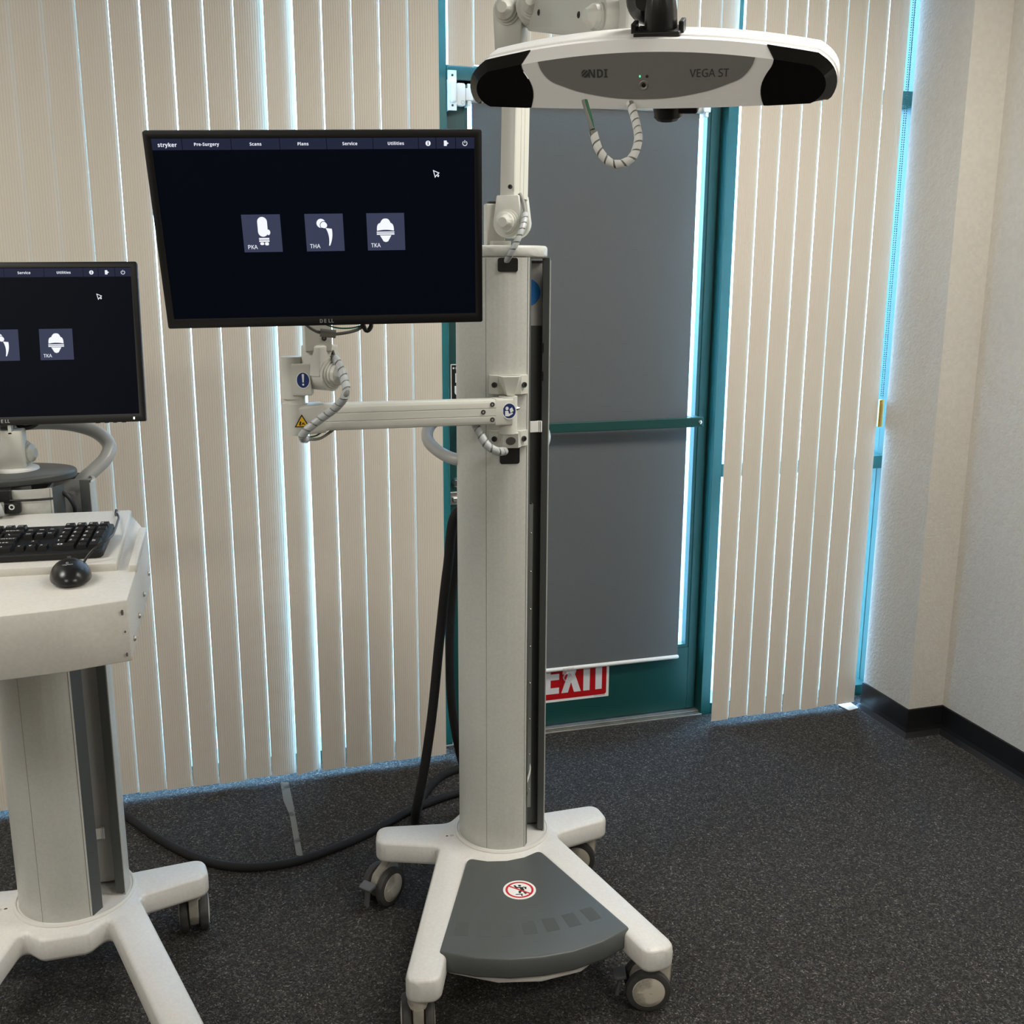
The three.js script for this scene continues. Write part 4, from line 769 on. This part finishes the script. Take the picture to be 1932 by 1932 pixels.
// keyboard tray
const TRAY_Y = 1.094, DECK_Y = 1.108;
{
  const tray = new THREE.Group(); tray.name = 'keyboard_tray'; cart.add(tray); cart.updateMatrixWorld(true);
  const yaw = -4.5 * D2R, cx = -0.400, cz = 1.290;
  const R = (x, z) => { const c = Math.cos(yaw), s = Math.sin(yaw); return [cx + c * x + s * z, cz - s * x + c * z]; };
  const rot = (pts) => pts.map(([x, z, r]) => [...R(x, z), r]);
  const out = [[-0.242, -0.262, 0.01], [0.242, -0.262, 0.01], [0.287, -0.11, 0.004], [0.306, 0.318, 0.004], [0.22, 0.348, 0.05], [0.11, 0.370, 0.05], [0, 0.377, 0.05], [-0.11, 0.370, 0.05], [-0.22, 0.348, 0.05], [-0.306, 0.318, 0.004], [-0.287, -0.11, 0.004]];
  partW('tray_body', slab(rot(out), 0.995, TRAY_Y, 0.0025), M.deck, tray);
  partW('keyboard_deck', slab(rot([[-0.240, -0.260, 0.006], [0.240, -0.260, 0.006], [0.268, 0.150, 0.004], [-0.268, 0.150, 0.004]]), TRAY_Y - 0.002, DECK_Y, 0.003), M.deck, tray);
  for (const s of [-1, 1]) partW('side_rim', slab(rot([[s * 0.273, -0.11, 0.002], [s * 0.286, -0.11, 0.002], [s * 0.301, 0.16, 0.002], [s * 0.288, 0.16, 0.002]]), TRAY_Y - 0.002, DECK_Y - 0.002, 0.002), M.deck, tray);
  for (const [z, y] of [[-0.06, 1.028], [0.06, 1.024], [0.17, 1.02], [0.27, 1.015]]) { const [x, zz] = R(0.2917 + 0.0445 * z, z); partW('side_screw', aim(lathe([[0, 0.005], [0.003, 0.005], [0.0045, 0.003], [0.0045, 0]]), [x - 0.001, y, zz], [1, 0, 0.08]), M.steel, tray); }
  const [bx, bz] = R(0.06, -0.1);
  partW('tray_support', box(bx - 0.08, bx + 0.04, 0.93, 0.996, 1.03, 1.25, 0.006), M.trimGrey, tray);
  // chips in the paint at the front corner
  const [qx, qz] = R(0.300, 0.3215);
  for (const [dx, y, w, h] of [[-0.002, 1.076, 0.004, 0.009], [-0.0, 1.045, 0.003, 0.003], [0.0, 1.008, 0.003, 0.006]]) partW('paint_chip', aimZ(plate(circlePts(1, 8).map(([a, b]) => [a * w / 2 * (1 + 0.2 * rnd()), b * h / 2 * (1 + 0.3 * rnd())]), 0, 0.0006), [qx + dx, y, qz + 0.0032], [0.34, 0, 0.94]), M.chip ??= std([0.12, 0.11, 0.10], 0.7), tray);

  // keyboard
  const kb = thing('keyboard', 'black full-size keyboard with white legends on the cream tray', 'keyboard', [R(0.016, 0.036)[0], DECK_Y, R(0.016, 0.036)[1]], yaw);
  kb.rotation.order = 'YXZ'; kb.rotation.x = 4 * D2R; kb.position.y += 0.0062; kb.updateMatrixWorld(true);
  part('case', slab([[-0.224, -0.080, 0.008], [0.224, -0.080, 0.008], [0.226, 0.080, 0.012], [-0.226, 0.080, 0.012]], 0, 0.012, 0.003), M.bezel, kb);
  for (const s of [-1, 1]) part('foot', box(s * 0.19 - 0.012, s * 0.19 + 0.012, -0.008, 0.002, -0.075, -0.066), M.bezel, kb);
  part('indicator_panel', box(0.072, 0.116, 0.0115, 0.0135, -0.074, -0.058, 0.001), M.bezel, kb);
  const rows = [
    ['Esc', 1, '', 1, 'F1', 1, 'F2', 1, 'F3', 1, 'F4', 1, '', .5, 'F5', 1, 'F6', 1, 'F7', 1, 'F8', 1, '', .5, 'F9', 1, 'F10', 1, 'F11', 1, 'F12', 1],
    ['~', 1, '1', 1, '2', 1, '3', 1, '4', 1, '5', 1, '6', 1, '7', 1, '8', 1, '9', 1, '0', 1, '-', 1, '=', 1, 'Back', 2],
    ['Tab', 1.5, 'Q', 1, 'W', 1, 'E', 1, 'R', 1, 'T', 1, 'Y', 1, 'U', 1, 'I', 1, 'O', 1, 'P', 1, '[', 1, ']', 1, '\\', 1.5],
    ['Caps', 1.75, 'A', 1, 'S', 1, 'D', 1, 'F', 1, 'G', 1, 'H', 1, 'J', 1, 'K', 1, 'L', 1, ';', 1, "'", 1, 'Enter', 2.25],
    ['Shift', 2.25, 'Z', 1, 'X', 1, 'C', 1, 'V', 1, 'B', 1, 'N', 1, 'M', 1, ',', 1, '.', 1, '/', 1, 'Shift', 2.75],
    ['Ctrl', 1.25, 'Win', 1.25, 'Alt', 1.25, ' ', 6.25, 'Alt', 1.25, 'Fn', 1.25, 'Ctrl', 2.5]];
  const nav = [['Ins', 'Hm', 'PU'], ['Del', 'End', 'PD'], [], ['', '^', ''], ['<', 'v', '>']];
  const keys = []; const U = 0.0196;
  rows.forEach((row, r) => { let x = 0; for (let i = 0; i < row.length; i += 2) { const w = row[i + 1]; if (row[i] !== '') keys.push([row[i], x, r, w, 1]); x += w; } });
  nav.forEach((row, r) => row.forEach((k, i) => { if (k) keys.push([k, 15.15 + i * 0.93, r + 1, 0.93, 1]); }));
  [['Num', '/', '*', '-'], ['7', '8', '9', '+'], ['4', '5', '6', ''], ['1', '2', '3', 'En'], ['0', '', '.', '']].forEach((row, r) => row.forEach((k, i) => { if (k) keys.push([k, 18.2 + i, r + 1, k === '0' ? 2 : 1, (k === '+' || k === 'En') ? 2 : 1]); }));
  for (let i = 0; i < 4; i++) keys.push(['o', 18.2 + i, 0, 1, 1]);
  const N = 11, kt = canvas(1024, 1024, (c, w) => { c.fillStyle = '#060606'; c.fillRect(0, 0, w, w); c.fillStyle = '#e6e6e6'; c.textBaseline = 'middle'; const s = w / N; keys.forEach(([k], i) => { c.font = (k.length > 1 ? 'bold 26' : 'bold 46') + 'px sans-serif'; c.textAlign = 'left'; c.fillText(k === ' ' ? '' : k, (i % N) * s + 16, Math.floor(i / N) * s + 36); }); });
  const km = new THREE.MeshStandardMaterial({ map: kt, roughness: 0.45 });
  const x0 = -0.215, z0 = -0.0665, RZ = 0.0242;
  keys.forEach(([k, x, r, w, h], i) => {
    const W = w * U * 0.955 - 0.0016, Dp = (r === 0 ? 0.016 : RZ) * 0 + h * 0.0222 - 0.0016, hh = 0.0075, t = 0.0016;
    const g = new THREE.BoxGeometry(W, hh, Dp).toNonIndexed(), p = g.attributes.position, uv = g.attributes.uv;
    for (let j = 0; j < p.count; j++) {
      const topF = p.getY(j) > 0; if (topF) { p.setX(j, p.getX(j) - Math.sign(p.getX(j)) * t); p.setZ(j, p.getZ(j) - Math.sign(p.getZ(j)) * t); }
      const onTop = Math.floor(j / 6) === 2, fx = p.getX(j) / W + 0.5, fz = p.getZ(j) / Dp + 0.5, s = 1 / N;
      uv.setXY(j, ((i % N) + (onTop ? fx * Math.min(1, W / 0.017) : 0.98)) * s, 1 - (Math.floor(i / N) + (onTop ? fz : 0.98)) * s);
    }
    g.computeVertexNormals();
    const m = part('key', g, km, kb); m.position.set(x0 + (x + w / 2) * U * 0.988 + 0.004, 0.0148, z0 + (r + (h - 1) / 2) * 0.0222 + (r ? 0.004 : 0) + 0.004);
  });

  // mouse
  const ms = thing('computer_mouse', 'black wired mouse on the cream tray in front of the keyboard', 'mouse', [-0.212, TRAY_Y, 1.500], 0.12);
  const mg = new THREE.SphereGeometry(1, 40, 28), p = mg.attributes.position;
  for (let i = 0; i < p.count; i++) {
    let [x, y, z] = [p.getX(i), p.getY(i), p.getZ(i)];
    const wd = 0.0315 * (1 - 0.13 * Math.max(0, -z)) , low = y < 0;
    const px2 = Math.sign(x) * Math.pow(Math.abs(x), 0.9);
    p.setXYZ(i, px2 * wd, low ? y * 0.006 + 0.006 : 0.006 + y * (0.031 - 0.006 * Math.max(0, -z)), z * 0.053);
  }
  mg.computeVertexNormals();
  const mb = part('body', mg, std([0.006, 0.006, 0.007], 0.28), ms);
  part('scroll_wheel', new THREE.CylinderGeometry(0.010, 0.010, 0.006, 24).rotateZ(Math.PI / 2).translate(0, 0.022, -0.035), M.rubber, mb);
  part('maker_logo', merge([text('Logitech', 0.0028, 0, -0.003, 0), new THREE.TorusGeometry(0.0020, 0.0006, 6, 20, 4.6).rotateZ(0.7).translate(0, 0.0022, 0.0002)]).rotateX(-72 * D2R).translate(-0.003, 0.0345, 0.023), M.logoGrey, mb);
  partW('cord', tube([[-0.199, 1.104, 1.452], [-0.192, 1.116, 1.448], [-0.177, 1.131, 1.440], [-0.163, 1.137, 1.425], [-0.155, 1.136, 1.385], [-0.155, 1.127, 1.297], [-0.158, 1.116, 1.190], [-0.159, 1.114, 1.140], [-0.163, 1.116, 1.116], [-0.168, 1.108, 1.090], [-0.168, 1.112, 1.06], [-0.168, 1.09, 1.03]], 0.0021, 90, 8), M.black, ms);
}

// ---------------------------------------------------------------- cables and bits on the floor
single('floor_cable', tube([[-0.50, 0.012, 0.55], [-0.43, 0.012, 0.20], [-0.341, 0.012, 0.15], [-0.274, 0.012, 0.235], [-0.177, 0.012, 0.397], [-0.077, 0.012, 0.528], [0.005, 0.012, 0.595], [0.087, 0.012, 0.624], [0.186, 0.012, 0.623], [0.307, 0.012, 0.579], [0.405, 0.012, 0.527], [0.548, 0.012, 0.430], [0.695, 0.012, 0.372], [0.79, 0.012, 0.37], [0.86, 0.012, 0.45]], 0.0115, 260, 12), M.braid, 'long black braided cable snaking along the carpet between the carts', 'cable');
single('hanging_cable', tube([[0.640, 1.02, 0.800], [0.600, 1.00, 0.795], [0.579, 0.857, 0.780], [0.558, 0.675, 0.775], [0.534, 0.461, 0.776], [0.513, 0.296, 0.760], [0.500, 0.165, 0.715], [0.520, 0.050, 0.600], [0.545, 0.014, 0.48], [0.600, 0.012, 0.347], [0.672, 0.012, 0.250], [0.740, 0.012, 0.21]], 0.0125, 200, 12), M.braid, 'black braided cable sagging from the tall column to the carpet, outer of two', 'cable');
single('hanging_cable', tube([[0.655, 1.03, 0.795], [0.635, 0.98, 0.72], [0.627, 0.735, 0.621], [0.621, 0.537, 0.613], [0.630, 0.389, 0.600], [0.655, 0.250, 0.58], [0.70, 0.10, 0.52], [0.745, 0.02, 0.43], [0.80, 0.0125, 0.33]], 0.0125, 160, 12), M.braid, 'black braided cable close behind the tall column, inner of two', 'cable');
single('floor_tape', uvMetres(slab([[0.181, 0.128], [0.206, 0.134], [0.2075, 0.30], [0.206, 0.46], [0.206, 0.585], [0.189, 0.575], [0.1905, 0.34], [0.180, 0.25]], 0, 0.0022)), M.tape, 'worn grey strip of tape stuck on the dark carpet', 'tape');
{
  const g = slab([[2.222, 0.092, 0.004], [2.272, 0.079, 0.004], [2.290, 0.127, 0.006], [2.243, 0.137, 0.006]], 0, 0.002), p = g.attributes.position;
  for (let i = 0; i < p.count; i++) p.setY(i, p.getY(i) + 0.010 * Math.max(0, (0.115 - p.getZ(i)) / 0.03));
  g.computeVertexNormals();
  single('paper_scrap', g, M.paper, 'small curled white plastic tag on carpet by the black baseboard', 'scrap');
}

renderer.render(scene, camera);
